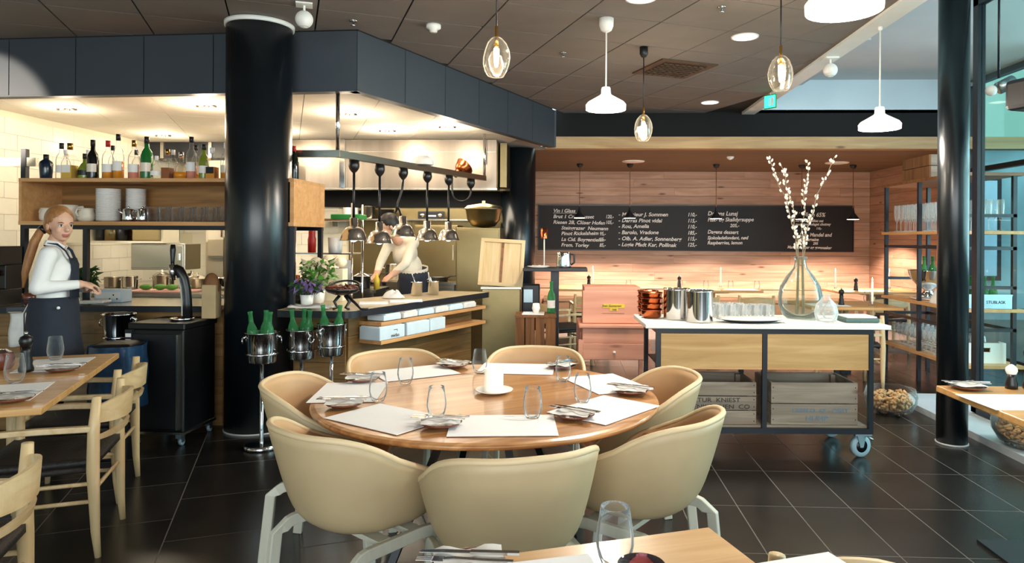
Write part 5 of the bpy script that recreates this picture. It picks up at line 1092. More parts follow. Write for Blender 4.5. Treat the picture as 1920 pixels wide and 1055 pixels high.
ft = thing('folded_cloth', 'dark teal folded cloth topped by a white napkin at the right end of trolley', 'cloth', on(1.41, .20), R(2)); obj('cloth', MB().span((-.115, -.10, 0), (.115, .10, .03)), 'slate', ft, bev=.012); obj('napkin', MB().span((-.105, -.09, .03), (.10, .095, .042)), 'linen', ft, bev=.005)

# ================================================================== DINING NICHE
cbd = thing('chalkboard', 'long chalkboard menu on the pine back wall', 'chalkboard', (2.16, 11.968, 1.625), R(0))
obj('board', MB().span((-2.66, -.012, -.385), (2.66, .005, .385)), 'board', cbd)
obj('frame', MB().span((-2.68, -.022, .375), (2.68, .006, .392)).span((-2.68, -.022, -.392), (2.68, .006, -.375)).span((-2.68, -.022, -.375), (-2.664, .006, .375)).span((2.664, -.022, -.375), (2.68, .006, .375)), 'bsteel', cbd)
rg = random.Random(5)
def chalk(body, x, z, s, sx=1.): text('chalk_writing', body, s, 'chalk', cbd, (x, -.0135, z), rot=(R(90), R(rg.uniform(-.8, .8)), 0), shear=.22, sx=sx)
for k, (s, p_) in enumerate((('Vin i Glass', ''), ('Brut 1 Cru, Gosset', '120,-'), ('Riesen 2B, Clüser Hofen', '105,-'), ('Steingrazer  Neumann', ''), ('Pinot Rickelsheim', '95,-'), ('La Cid. Boygentieler', '95,-'), ('Frem. Torley', '85,-'))):
    x0_ = -2.42 if k < 3 else -2.28
    chalk(s, x0_, .26-.098*k, .085, 1.05); 
    if p_: chalk(p_, -1.62+.1*(k < 3), .26-.098*k, .085, .8)
obj('chalk_line', MB().span((-2.42, -.0135, .245), (-1.98, -.012, .25)), 'chalk', cbd)
for k, (s, p_) in enumerate((('- Monsieur J. Sommen', '110,-'), ('- Darras Pinot vidai', '115,-'), ('- Rou, Amelia', '110,-'), ('- Barolo, Vradone', '185,-'), ('- Olb. A. Adler, Sonnenberg', '115,-'), ('- Logie Pfadt Kar, Pollinak', '125,-'))): chalk(s, -1.30, .20-.103*k, .09, 1.05); chalk(p_, -.12, .20-.103*k, .09, .85)
for s, x, z, h in (('Dagens Lunsj', .22, .22, .10), ('Fisk- og Skalldyrsuppe', .22, .115, .092), ('205,-', .60, .02, .08), ('Dagens dessert', .22, -.09, .088), ('Sjokoladefondant, nød', .22, -.19, .08), ('Raspberries, lemon', .22, -.275, .08)): chalk(s, x, z, h, .95)
for s, x, z, h in (('Mellom 65%', 2.20-.20, .21, .10), ('Server en delikat ost', 2.05-.10, .12, .062), ('med hjemmelaget chutney', 1.95, .055, .062), ('110,-', 2.30, -.01, .05), ('Lam, Mandel and', 2.02, -.13, .088), ('& Bearnaise', 2.02, -.205, .075), ('295', 2.25, -.27, .06), ('Mandelpoteter og grønnsaker', 1.82, -.335, .068)): chalk(s, x-.25, z, h, .9)
obj('chalk_line', MB().span((1.60, -.0135, .165), (1.72, -.012, .171)), 'chalk', cbd)
# niche tables, chairs, candles
def niche_table(x, y, rz, lab): return rect_table(lab, (x+.35*cos(rz)+.35*sin(rz), y-.35*cos(rz)+.35*sin(rz)), rz, .70, .70, group='tables in the dining niche')
def niche_wide(lab, x, y, w, d): return rect_table(lab, (x+w/2, y-d/2), 0, w, d, group='tables in the dining niche')
niche_wide('pale niche table behind the steel pitchers and glasses', 2.05, 9.95, 1.25, .75); niche_wide('pale niche table behind the salmon chest', .42, 9.95, 1.1, .75); niche_wide('pale niche table behind the demijohn near the pine side wall', 4.25, 9.9, 1.15, .75); niche_wide('pale niche table next to the glass rack', 3.02, 7.75, .95, .80)
niche_wide('pale niche table between chest and back wall bench', 1.0, 11.4, 1.2, .5) if False else None
for x, y, a, lab in ((1.72, 9.22, 0, 'niche chair with its back to us behind the water glasses'), (2.42, 9.22, 0, 'niche chair with its back to us behind the glasses, right one'), (.30, 9.2, 4, 'niche chair behind the salmon chest and the brown crate'), (4.1, 9.2, 0, 'niche chair behind the demijohn'), (2.80, 7.0, 0, 'niche chair before the table next to the glass rack'), (-.05, 8.0, -60, 'niche chair standing between crate and salmon chest')): armchair(x, y, R(a), lab, group='chairs in the dining niche')
bn = thing('wall_bench', 'dark wooden bench along the pine back wall', 'bench', (2.2, 11.7, 0)); obj('seat', MB().span((-2.6, -.25, .40), (2.6, .25, .45)), 'ply', bn); obj('front', MB().span((-2.6, -.24, 0), (2.6, -.22, .40)), 'ply', bn)
def candle(x, y, lab, h=.24):
    r = thing('taper_candle', lab, 'candle', (x, y, .741), 0, 'taper candles in the niche')
    obj('holder', MB().lathe([(0, 0), (.04, 0), (.042, .008), (.016, .015), (.016, .045), (.013, .045), (.013, .02), (0, .02)], 18), 'gl', r); obj('wax', MB().lathe([(0, .02), (.0125, .02), (.011, h+.02), (0, h+.022)], 12), 'wax', r); obj('flame', MB().lathe([(0, h+.024), (.007, h+.035), (.005, h+.05), (0, h+.068)], 10), 'flame', r); return r
for x, y, lab in ((2.15, 9.85, 'lit taper candle behind the water glasses'), (.36, 9.98, 'lit taper candle above the salmon chest'), (3.72, 9.8, 'lit taper candle right of the demijohn neck'), (4.48, 9.85, 'lit taper candle near the pine side wall'), (3.26, 7.56, 'lit taper candle at the right by the glass rack'), (3.10, 11.5, '')):
    if lab: candle(x, y, lab)
pm = [(.30, 9.9, 'pepper mill on the niche table behind the chest'), (1.58, 9.9, 'pepper mill on the niche table above the pitchers'), (3.98, 9.75, 'pepper mill on the niche table by the side wall'), (2.95, 7.6, 'pepper mill on the table next to the glass rack')]
for x, y, lab in pm: pepper_mill(x, y, lab, .741, 'pepper mills in the niche', 1.1)
for i, (x, y, lab) in enumerate(((1.72, 9.75, 'placemat on the niche table above the pitchers'), (2.42, 9.75, 'placemat on the niche table right of the candle'), (.62, 9.75, 'placemat on the niche table behind the chest'), (4.2, 9.75, 'placemat on the niche table by the side wall'), (2.80, 7.60, 'placemat on the table next to the glass rack'))): placemat(x, y, 0, 'white paper ' + lab, .7405, 'placemats in the niche')
for i, (x, y, lab) in enumerate(((1.56, 9.72, 'above the pitchers'), (1.92, 9.72, 'left of the candle behind the water glasses'), (2.26, 9.72, 'right of the candle behind the water glasses'), (2.62, 9.72, 'at the right end behind the water glasses'), (.85, 9.75, 'behind the salmon chest'), (3.33, 7.85, 'beside the candle by the glass rack'))): tumbler(x, y, 'wine glass on the niche table ' + lab, .7405, 'wine glasses in the niche')
# niche pendants
def niche_pendant(x, y, lab):
    r = thing('cone_pendant', lab, 'pendant lamp', (x, y, 2.592), 0, 'black cone pendants in the niche')
    obj('ceiling_cup', MB().lathe([(0, 0), (.05, 0), (.05, -.02), (.035, -.05), (.012, -.06), (0, -.062)], 20), 'black', r); obj('cord', MB().tube([(0, 0, -.055), (0, 0, -.70)], .006, 6), 'tedge', r)
    s = obj('shade', MB().lathe([(.012, -.66), (.018, -.70), (.026, -.74), (.09, -.82), (.092, -.835), (.086, -.832), (.02, -.745), (0, -.745)], 28), 'black', r); obj('diffuser', MB().lathe([(0, -.822), (.084, -.822), (.086, -.838), (0, -.840)], 24), 'glow', s)
    lamp('SPOT', (x, y, 2.592-.86), 225, (1, .70, .56), .05, (0, 0, 0), spot_size=R(128), spot_blend=.3)
    return r
for x, y, lab in ((.176, 10.75, 'leftmost of the five black cone pendants before the chalkboard'), (.95, 10.75, 'second from the left of the black cone pendants'), (2.28, 10.8, 'middle one of the black cone pendants'), (3.60, 10.85, 'fourth black cone pendant, behind the twigs'), (4.38, 10.85, 'rightmost black cone pendant near the side wall')): niche_pendant(x, y, lab)
for x, y, lab in ((.96, 10.35, 'round flat vent ring in the plywood niche ceiling behind the second pendant'), (4.0, 10.5, 'round flat vent ring in the plywood niche ceiling behind the twigs')): r = thing('ceiling_vent', lab, 'vent', (x, y, 2.592), 0, None); obj('ring', MB().lathe([(.10, 0), (.17, 0), (.165, -.012), (.11, -.02), (0, -.02)], 32), 'white', r)
r = thing('smoke_detector', 'white detector on the niche ceiling', 'detector', (2.25, 9.75, 2.592)); obj('body', MB().lathe([(0, 0), (.05, 0), (.05, -.02), (.035, -.035), (0, -.05)], 20), 'white', r)
for z, y, lab in ((1.52, 9.9, 'upper brass wall peg on the pine side wall'), (1.37, 9.75, 'lower brass wall peg on the pine side wall')): tag(obj('wall_peg', MB().tube([(0, 0, 0), (-.10, 0, 0)], .016, 10), 'gold', None, loc=(5.11, y-.35, z)), lab, 'peg')

# ================================================================== GLASS RACK BY THE WINDOW
RX0, RX1, RY0, RY1 = 3.60, 4.10, 6.50, 8.05
rk = thing('glass_rack', 'tall black steel rack with timber shelves full of glasses by the window', 'rack', (0, 0, 0))
for x in (RX0, RX1-.035):
    for y in (RY0, (RY0+RY1)/2, RY1-.035): obj('post', MB().span((x, y, 0), (x+.035, y+.035, 2.04)), 'bsteel', rk)
for z in (1.36, 1.0, .61): 
    for a, b in (((RX0, RY0), (RX1, RY0+.03)), ((RX0, RY1-.03), (RX1, RY1)), ((RX0, RY0), (RX0+.03, RY1)), ((RX1-.03, RY0), (RX1, RY1))):
        if z == 1.0 and b[1]-a[1] > 1: continue
        obj('rail', MB().span((a[0], a[1], z), (b[0], b[1], z+.03)), 'bsteel', rk)
obj('rail', MB().span((RX0, RY0, 1.66), (RX1, RY0+.03, 1.69)), 'bsteel', rk)
for z, m_ in ((2.04, 'tedge'), (1.505, 'lshelf'), (.79, 'lshelf'), (.275, 'lshelf')):
    obj('shelf', MB().span((RX0-.02, RY0-.02, z), (RX1+.06, RY1+.02, z+.03)), m_+'y' if m_ == 'lshelf' else m_, rk, rz=0)
STEM = [(0, 0), (.036, .001), (.034, .004), (.006, .010), (.004, .02), (.004, .085), (.012, .095), (.034, .125), (.040, .155), (.036, .19), (.031, .215), (.029, .215), (.034, .19), (.037, .155), (.031, .127), (.0, .100)]
FLUTE = [(0, 0), (.032, .001), (.03, .004), (.005, .010), (.004, .02), (.004, .075), (.010, .085), (.022, .12), (.026, .17), (.023, .225), (.021, .225), (.023, .17), (.019, .122), (0, .09)]
ws_me = MB().lathe(STEM, 14).mesh('wine_glass', 'glf'); fl_me = MB().lathe(FLUTE, 14).mesh('champagne_flute', 'glf')
for i in range(15):
    for j in range(4):
        x = RX0+.085+j*.11; y = RY0+.10+i*.095
        if y > RY1-.08: continue
        o = bpy.data.objects.new('champagne_flute', fl_me); COL.objects.link(o); o.scale = (1.1, 1.1, 1.3); o.location = (x, y, 1.536); tag(o, 'clear flute in the close rows on the upper rack shelf', 'glass', 'flutes on the upper rack shelf')
        if i < 3: continue
        o = bpy.data.objects.new('wine_glass', ws_me); COL.objects.link(o); o.location = (x, y+.01, .306); tag(o, 'clear wine glass in the close rows on the lowest rack shelf', 'glass', 'wine glasses on the lowest rack shelf')
for i in range(4):
    for j in range(3):
        o = bpy.data.objects.new('wine_glass', ws_me); COL.objects.link(o); o.location = (RX0+.07+j*.16, RY0+.10+i*.09, 1.796+0); bpy.data.objects.remove(o)
cu = thing('wooden_crate', 'brown wooden crate lying on top of the glass rack', 'crate', (3.80, 7.35, 2.0705), R(0))
for k in range(2):
    obj('slat', MB().span((-.20, -.28, .01+k*.115), (-.182, .28, .118+k*.115)), 'crateb', cu); obj('slat', MB().span((.182, -.28, .01+k*.115), (.20, .28, .118+k*.115)), 'crateb', cu); obj('end', MB().span((-.182, -.28, .01+k*.115), (.182, -.262, .118+k*.115)), 'crate', cu); obj('end', MB().span((-.182, .262, .01+k*.115), (.182, .28, .118+k*.115)), 'crateb', cu)
obj('bottom', MB().span((-.2, -.28, 0), (.2, .28, .01)), 'crateb', cu)
sb = thing('steel_bowl', 'steel footed bowl with bottles and foil on the middle rack shelf', 'bowl', (3.79, 7.45, .8455)); obj('bowl', MB().lathe([(0, 0), (.10, 0), (.11, .01), (.05, .05), (.04, .08), (.10, .12), (.17, .20), (.195, .28), (.20, .285), (.185, .28), (.155, .2), (.05, .10), (0, .095)], 36), 'chrome', sb)
wp3 = thing('white_platter', 'white platter under the steel bowl on the rack', 'platter', (3.79, 7.45, .8205)); obj('platter', MB().lathe([(0, 0), (.12, 0), (.17, .018), (.168, .022), (.11, .008), (0, .008)], 32), 'china', wp3)
cvr = thing('cake_cover', 'cream cone shaped cover beside the steel bowl on the rack', 'cover', (3.75, 7.03, .8205)); obj('cover', MB().lathe([(0, .22), (.05, .20), (.10, .12), (.145, .02), (.15, 0), (0, 0)], 32), 'linen', cvr); obj('top_knob', MB().lathe([(0, .24), (.03, .235), (.035, .30), (0, .31)], 16), 'rubber', cvr)
for k, (dx, dy, a, b) in enumerate(((-.045, .0, 0, 0), (.045, .0, 0, 0))): wine_bottle(3.79+dx, 7.45+dy, .985, (R(a), R(b), 0), 'bottle standing in the steel footed bowl' + (' leaning left', ' in the middle', ' leaning right')[k], 'bottles in the steel bowl')
ctn = thing('steel_crate', 'grey open crate stencilled in black holding bottles in the rack end', 'crate', (3.87, 6.66, .8205), 0)
obj('front', MB().span((-.225, -.135, .002), (.18, -.12, .12)), 'zinc', ctn); obj('back', MB().span((-.225, .0, .002), (-.0, .012, .12)), 'zinc', ctn) if False else None
bpy.data.objects['steel_crate'].location = (3.885, 6.64, .8205)
obj('side', MB().span((.165, -.12, .002), (.18, .10, .12)), 'zinc', ctn); obj('rim', MB().span((-.225, -.14, .12), (.18, -.118, .132)), 'zinc', ctn)
text('stencil', 'STUBLASK', .040, 'ink', ctn, (-.055, -.1365, .048), sx=.95)
for k in range(5): 
    wine_bottle(3.80+.08*(k % 3)+.0, 6.62+.08*(k//3), .8215, (0, 0, 0), ('dark bottle at the left in the rack end crate', 'dark bottle with golden neck in the rack end crate', 'dark bottle at the right in the rack end crate', 'dark bottle at the back left of the rack end crate', 'dark bottle at the back of the rack end crate')[k], 'bottles in the rack end crate')
wcr = thing('white_crate', 'white painted crate with a hand hole on the lowest rack shelf end', 'crate', (3.90, 6.435, .3065), 0)
wcr.location = (3.86, 6.66, .3065)
hole = MB().span((-.20, -.075, 0), (.20, -.06, .105)).span((-.20, -.075, .145), (.20, -.06, .19)).span((-.20, -.075, .105), (-.06, -.06, .145)).span((.06, -.075, .105), (.20, -.06, .145))
obj('front', hole, 'white', wcr); obj('side', MB().span((-.20, -.06, 0), (-.185, .02, .19)), 'white', wcr); obj('side', MB().span((.185, -.06, 0), (.20, .02, .19)), 'white', wcr); obj('inside', MB().span((-.185, -.0, 0), (.185, .015, .185)), 'tedge', wcr)
# cork bowls
def cork_bowl(x, y, z, s, lab, n):
    r = thing('cork_bowl', lab, 'bowl', (x, y, z)); obj('glass', MB().lathe([(0, 0), (.12*s, 0), (.19*s, .04*s), (.235*s, .12*s), (.24*s, .18*s), (.22*s, .25*s), (.215*s, .25*s), (.234*s, .18*s), (.228*s, .12*s), (.183*s, .046*s), (0, .008)], 40), 'gl', r)
    rg = random.Random(int(x*100)); c_me = MB().lathe([(0, -.022), (.011, -.022), (.011, .022), (0, .022)], 8).mesh('cork', 'cork')
    for k in range(n):
        zz = rg.uniform(.03, .20)*s; rm = (.12+.07*min(1, zz/(.09*s)))*s; a = rg.uniform(0, 6.28); d = rm*rg.random()**.35
        o = bpy.data.objects.new('cork', c_me); COL.objects.link(o); o.parent = r; o.location = (d*cos(a), d*sin(a), zz); o.rotation_euler = (rg.uniform(0, 3.14), rg.uniform(0, 3.14), rg.uniform(0, 3.14))
    return r
cork_bowl(3.13, 4.83, .0505, .92, 'round glass bowl of wine corks on the stone sill under the right table', 280)
cork_bowl(2.70, 5.90, .0, .85, 'round glass bowl of wine corks on the floor behind the trolley', 240)
tag(obj('cork_basket', MB().lathe([(0, 0), (.10, 0), (.13, .12), (.12, .12), (.09, .02), (0, .02)], 16), 'zinc', None, loc=(-1.86, 5.02, 0)), 'wire bin of corks under the champagne buckets', 'bin') if False else None
# ================================================================== LAMPS AND CEILING FITTINGS
def white_pendant(x, y, zb, lab, ztop=H3, power=70, cup=1.):
    r = thing('white_pendant', lab, 'pendant lamp', (x, y, ztop), 0, 'white enamel pendants'); d = ztop-zb
    obj('ceiling_cup', MB().lathe([(0, 0), (.054*cup, 0), (.052*cup, -.055*cup), (.04*cup, -.085*cup), (.02*cup, -.098*cup), (0, -.10*cup)], 24), 'white', r); obj('cord', MB().tube([(0, 0, -.09*cup), (0, 0, -d+.15)], .006, 8), 'white', r)
    s = obj('shade', MB().lathe([(.0, .165), (.030, .163), (.034, .15), (.036, .115), (.046, .105), (.132, .055), (.148, .035), (.146, .0), (.142, .0), (.143, .034), (.128, .049), (.04, .098), (0, .10)], 40), 'shade', r, loc=(0, 0, -d)); obj('bulb', MB().ball((0, 0, .045), .035, 14, 8), 'glow', s)
    lamp('POINT', (x, y, zb-.03), power, SOFT, .08); return r
white_pendant(.27, 5.08, 2.385, 'white enamel pendant nearest the slanted bulkhead'); white_pendant(2.31, 5.25, 2.27, 'white enamel pendant hanging from the white ceiling edge', H3-.02, 70, .3); white_pendant(1.09, 2.80, 2.355, 'large white enamel pendant cut off by the top edge')
def glass_pendant(x, y, zc, lab, cup=True):
    r = thing('glass_pendant', lab, 'pendant lamp', (x, y, H3), 0, 'blown glass pendants'); d = H3-zc
    obj('ceiling_cup', MB().lathe([(0, 0), (.035, 0), (.035, -.06), (.02, -.085), (0, -.09)], 20), 'black', r); obj('cord', MB().tube([(0, 0, -.08), (0, 0, -d+.17)], .0045, 8), 'black', r); obj('stem', MB().lathe([(0, .175), (.009, .17), (.010, .10), (.013, .055), (0, .05)], 16), 'gold', r, loc=(0, 0, -d))
    rw = []
    pr = [(.012, .108), (.03, .098), (.052, .072), (.066, .035), (.073, -.005), (.070, -.045), (.058, -.082), (.044, -.104), (.040, -.108)]
    for q, z in pr: rw.append([(q*(1+.045*sin(3*a+z*18)+.03*cos(5*a-z*25))*cos(a), q*(1+.045*sin(3*a+z*18)+.03*cos(5*a-z*25))*sin(a), z) for a in [2*pi*k/32 for k in range(32)]])
    obj('glass', MB().surf(rw, closed=True), 'glw', r, loc=(0, 0, -d), solid=.006); obj('filament_bulb', MB().lathe([(0, .05), (.014, .045), (.015, .02), (.013, -.03), (.008, -.055), (0, -.06)], 14), 'fila', r, loc=(0, 0, -d))
    lamp('POINT', (x, y, zc-.005), 14, WARM, .03); return r
glass_pendant(-.255-.15, 3.85, 2.455, 'blown glass pendant over the round table beside the bulkhead'); glass_pendant(1.325, 4.40, 2.49, 'blown glass pendant hanging beside the white ceiling edge'); glass_pendant(.625, 5.84, 2.375, 'blown glass pendant with black ceiling cup farther back')
def downlight(x, y, lab, power=30):
    r = thing('downlight', lab, 'ceiling light', (x, y, H3), 0, 'recessed downlights'); obj('trim_ring', MB().lathe([(.095, 0), (.108, 0), (.106, -.008), (.095, -.008)], 32), 'white', r); obj('diffuser', MB().lathe([(0, -.004), (.095, -.004), (.095, 0), (0, 0)], 32), 'glow', r)
    lamp('SPOT', (x, y, H3-.03), power, SOFT, .09, (0, 0, 0), spot_size=R(140), spot_blend=.8); return r
downlight(1.39, 5.55, 'round lit downlight between the two glass pendants'); downlight(1.655, 8.22, 'round lit downlight near the black lintel'); downlight(.475, 4.64, 'round lit downlight at the top edge of the view')
vt = thing('ceiling_vent', 'square dark louvred vent in the grey ceiling', 'vent', (.99, 6.58, H3), R(22.3)); obj('frame', MB().span((-.29, -.29, -.012), (.29, -.22, 0)).span((-.29, .22, -.012), (.29, .29, 0)).span((-.29, -.22, -.012), (-.22, .22, 0)).span((.22, -.22, -.012), (.29, .22, 0)), 'bronze', vt); obj('backing', MB().span((-.22, -.22, -.003), (.22, .22, 0)), 'gap', vt)
for k in range(7): obj('slat', MB().box((-.19+.063*k, 0, -.012), (.045, .44, .004), tilt=(0, R(35), 0)), 'bronze', vt)
for k in range(7): obj('slat', MB().box((0, -.19+.063*k, -.02), (.44, .006, .014)), 'bronze', vt)
r = thing('smoke_detector', 'white smoke detector on the grey ceiling before the bulkhead', 'detector', (-1.025, 5.20, H3)); obj('base', MB().lathe([(0, 0), (.055, 0), (.055, -.025), (.03, -.04), (.028, -.055), (0, -.058)], 24), 'white', r)
for (x, y), lab in zip(((1.05, 4.83), (-1.60, 5.08), (-.05, 6.0)), ('chrome sprinkler head beside the downlight at the top edge', 'sprinkler head before the bulkhead corner', 'tiny sprinkler head behind the white pendant')): r = thing('sprinkler', lab, 'sprinkler', (x, y, H3), 0, None); obj('rose', MB().lathe([(0, 0), (.03, 0), (.028, -.008), (0, -.01)], 18), 'chrome', r); obj('head', MB().lathe([(0, -.008), (.008, -.01), (.008, -.035), (.02, -.038), (0, -.042)], 12), 'chrome', r)
def ball_spot(x, y, z, lab, plate=True, rot=0.):
    r = thing('ball_spotlight', lab, 'spotlight', (x, y, z), R(rot), 'white ball spotlights'); obj('plate', MB().span((-.055, -.055, -.01), (.055, .055, 0)), 'white', r); obj('stem', MB().tube([(0, 0, -.005), (0, 0, -.05)], .008, 8), 'white', r); b = obj('ball', MB().ball((0, 0, -.105), .06, 24, 14), 'white', r); obj('lens', MB().lathe([(0, -.162), (.03, -.158), (.036, -.150)], 20), 'lgrey', b); return r
ball_spot(-1.83, 4.72, H3, 'white ball spotlight on the grey ceiling beside the big column', rot=20); ball_spot(2.28, 6.15, H3-.02, 'white ball spotlight on the white ceiling edge')
spk = thing('wall_speaker', 'black loudspeaker hanging in the glass screen bay at the right edge', 'speaker', (3.02, 4.62, 2.30), R(20)); obj('case', MB().span((-.12, -.12, 0), (.16, .12, .20)), 'black', spk, bev=.03); obj('bracket', MB().tube([(.02, 0, .19), (.02, 0, 1.168)], .012, 8), 'bsteel', spk); obj('grille', MB().span((-.10, -.126, .02), (.14, -.12, .18)), 'rubber', spk)
"""reflected ball light in the bay"""
r = thing('spot_reflection', 'small grey camera with a white ball end beside the loudspeaker', 'camera', (3.02, 5.0, 3.468)); obj('stem', MB().tube([(.0, 0, 0), (.0, 0, -.88)], .008, 8), 'bsteel', r); obj('housing', MB().tube([(.10, .0, -.90), (-.0, 0, -.95)], .045, 14), 'zinc', r); obj('ball_end', MB().ball((-.05, 0, -.965), .038, 16, 10), 'white', r)  # solid fitting added where the glass mirrors the ball spotlight

sl = thing('assumed_spotlight', 'small white spotlight on the outer wall lighting the bulkhead corner', 'spotlight', (-5.9, 3.9, 2.6), 0); obj('case', MB().tube([(0, 0, 0), (.06, .12, .01)], .04, 14), 'white', sl); obj('arm', MB().tube([(-.7, 0, 0), (0, 0, 0)], .012, 8), 'white', sl)  # unseen fitting, assumed from the bright patch on the bulkhead
lamp('SPOT', (-5.82, 4.05, 2.61), 260, SOFT, .02, (R(84), 0, R(-32)), spot_size=R(36), spot_blend=.25)  # lamp added to make the bright patch at the bulkhead corner

es = thing('exit_sign', 'small lit green exit sign on the white ceiling edge behind the glass pendant', 'sign', (2.18, 7.6, H3-.19), R(-50)); es.scale = (.45, .45, 1); obj('case', MB().span((-.16, -.015, 0), (.16, .015, .15)), 'green', es); obj('lit_face', MB().span((-.15, -.018, .01), (.15, -.0151, .14)), plain('lit_green_face', '#1fae7a', .5, emit='#2fe0a8', estr=2.5), es); obj('running_figure', MB().span((-.03, -.0195, .03), (.0, -.0182, .11)).span((.03, -.0195, .03), (.10, -.0182, .12)), 'white', es); obj('hanger', MB().tube([(0, 0, .15), (0, 0, .17)], .008, 6), 'white', es)

# ================================================================== PEOPLE
def blob(name, prims, voxel=.009, smooth=4, mats=('skin',), pick=None):
    """one continuous skin from tapered capsules and ellipsoids, fused by a voxel remesh; PICK gives each face its material"""
    mb = MB()
    for p in prims:
        if p[0] == 'c':                       # capsule a, b, ra, rb
            a, b, ra, rb = Vector(p[1]), Vector(p[2]), p[3], p[4]; mb.ball(a, ra, 16, 10); mb.ball(b, rb, 16, 10); mb.tube([a, b], [ra, rb], 16)
        else:                                 # ellipsoid c, radii, euler
            m = Euler(p[3]).to_matrix() if len(p) > 3 else None; mb.ball(Vector(p[1]), p[2], 20, 12, m)
    o = bpy.data.objects.new('tmp', mb.mesh(name, [])); COL.objects.link(o)
    d = o.modifiers.new('r', 'REMESH'); d.mode = 'VOXEL'; d.voxel_size = voxel
    d = o.modifiers.new('s', 'SMOOTH'); d.factor = .5; d.iterations = smooth
    dg = bpy.context.evaluated_depsgraph_get(); me = bpy.data.meshes.new_from_object(o.evaluated_get(dg)); bpy.data.objects.remove(o); me.name = name
    me.materials.clear()
    for m_ in mats: me.materials.append(M[m_])
    for q in me.polygons:
        q.use_smooth = True
        if pick: q.material_index = pick(q.center)
    return me
def hand(wrist, dirn, palm, curl=.5, s=1.):
    """palm and five separate bent fingers; DIRN runs along the hand, PALM is the palm's normal"""
    w = Vector(wrist); d = Vector(dirn).normalized(); n = Vector(palm); n = (n - d*n.dot(d)).normalized(); sd = d.cross(n)
    out = [('c', w, w+d*.035*s, .021*s, .024*s)]
    for k, (off, ln) in enumerate(((-.028, .068), (-.010, .078), (.009, .073), (.026, .058))):
        b = w + d*.078*s + sd*off*s; out.append(('c', w+d*.03*s+sd*off*.8*s, b, .014*s, .011*s))
        m = b + (d*cos(curl*.6)+n*sin(curl*.6))*ln*.5*s; e = m + (d*cos(curl*1.7)+n*sin(curl*1.7))*ln*.5*s
        out += [('c', b, m, .0092*s, .0082*s), ('c', m, e, .0082*s, .007*s)]
    t0 = w + d*.022*s - sd*.022*s; t1 = t0 + (d*.7-sd*.6+n*.3).normalized()*.038*s; t2 = t1 + (d*.9-sd*.15+n*.4).normalized()*.03*s
    out += [('c', t0, t1, .013*s, .0105*s), ('c', t1, t2, .0105*s, .008*s)]
    return out
def head(name, parent, c, rz, tilt, hair_mat, pony=False, scale=1.):
    """head with face: built facing local +x, then turned"""
    pr = [('e', (0, 0, .03), (.098, .076, .094)), ('e', (.028, 0, -.045), (.066, .056, .070)), ('e', (.055, 0, -.092), (.026, .028, .018)),
          ('c', (.088, 0, .012), (.110, 0, -.028), .0085, .014), ('e', (.100, 0, -.032), (.014, .017, .009)), ('e', (.086, 0, -.062), (.014, .024, .007)), ('e', (.084, 0, -.074), (.013, .020, .007)),
          ('e', (.080, 0, .028), (.018, .050, .010)), ('c', (-.015, 0, -.05), (-.03, 0, -.17), .050, .054)]
    for s in (-1, 1): pr += [('e', (-.005, s*.076, -.012), (.018, .009, .030)), ('e', (.06, s*.034, -.03), (.026, .022, .028))]
    def pick(q):
        if q.x > .07 and abs(q.y) < .024 and -.082 < q.z < -.056 and q.x > .083: return 1
        return 0
    me = blob('head', pr, .0055, 3, ('skin', 'lip'), pick)
    e = Euler((tilt[0], tilt[1], rz)); h = obj('head', me, None, parent, loc=c, rot=e); h.scale = (scale,)*3
    eyes = MB(); ir = MB(); br = MB()
    for s in (-1, 1):
        eyes.ball((.080, s*.032, .000), (.012, .015, .0095), 14, 8); ir.ball((.0885, s*.0325, .000), (.005, .0068, .0068), 12, 7); br.tube([(.090, s*.016, .018), (.0915, s*.032, .0235), (.080, s*.052, .018)], [.0035, .0042, .002], 6)
    for s_, (mb, mt, nm) in enumerate(((eyes, 'eyew', 'eyes'), (ir, 'iris', 'irises'), (br, 'brow', 'eyebrows'))): obj(nm, mb, mt, h)
    lash = MB()
    for s in (-1, 1): lash.tube([(.086, s*.017, .003), (.0915, s*.032, .0095), (.080, s*.048, .003)], [.0018, .0028, .0018], 6)
    obj('eyelashes', lash, 'iris', h)
    hp = [('e', (-.014, 0, .042), (.102, .085, .098)), ('e', (-.03, 0, .0), (.088, .083, .085))]
    hm = blob('hair', hp, .008, 2, (hair_mat,))
    # open the hair over the face
    bm = bmesh.new(); bm.from_mesh(hm); kill = [f for f in bm.faces if (lambda q: (q.x > .0 and q.z < .098 - .75*abs(q.y) and abs(q.y) < .069) or (q.x > .012 and q.z < .018))(f.calc_center_median())]
    bmesh.ops.delete(bm, geom=kill, context='FACES'); bm.to_mesh(hm); bm.free()
    obj('hair', hm, None, h, solid=.006)
    return h

# ---- the woman at the bar: body faces +x (towards the column), face turned to us
wm = thing('person', 'woman in white shirt and navy apron with a long ponytail standing at the bar', 'person', (-3.42, 4.50, 0), R(24)); wm.scale = (.975, .975, .98)
sh_z = 1.375
prims = [('e', (-.005, 0, 1.20), (.110, .155, .20)), ('e', (.035, 0, 1.235), (.095, .135, .095)), ('e', (0, 0, 1.06), (.105, .135, .14)), ('e', (-.015, 0, .94), (.125, .165, .13)), ('c', (-.005, -.12, 1.345), (-.005, .12, 1.345), .062, .062), ('c', (-.01, 0, 1.36), (-.0, 0, 1.44), .058, .046)]
for s in (-1, 1):
    prims += [('c', (-.01, s*.085, .92), (-.005, s*.085, .50), .092, .060), ('c', (-.005, s*.085, .50), (-.03, s*.085, .09), .060, .038), ('c', (-.03, s*.085, .06), (.12, s*.095, .035), .042, .032), ('c', (-.0, s*.165, 1.345), (-.05, s*.215, 1.13), .056, .047)]
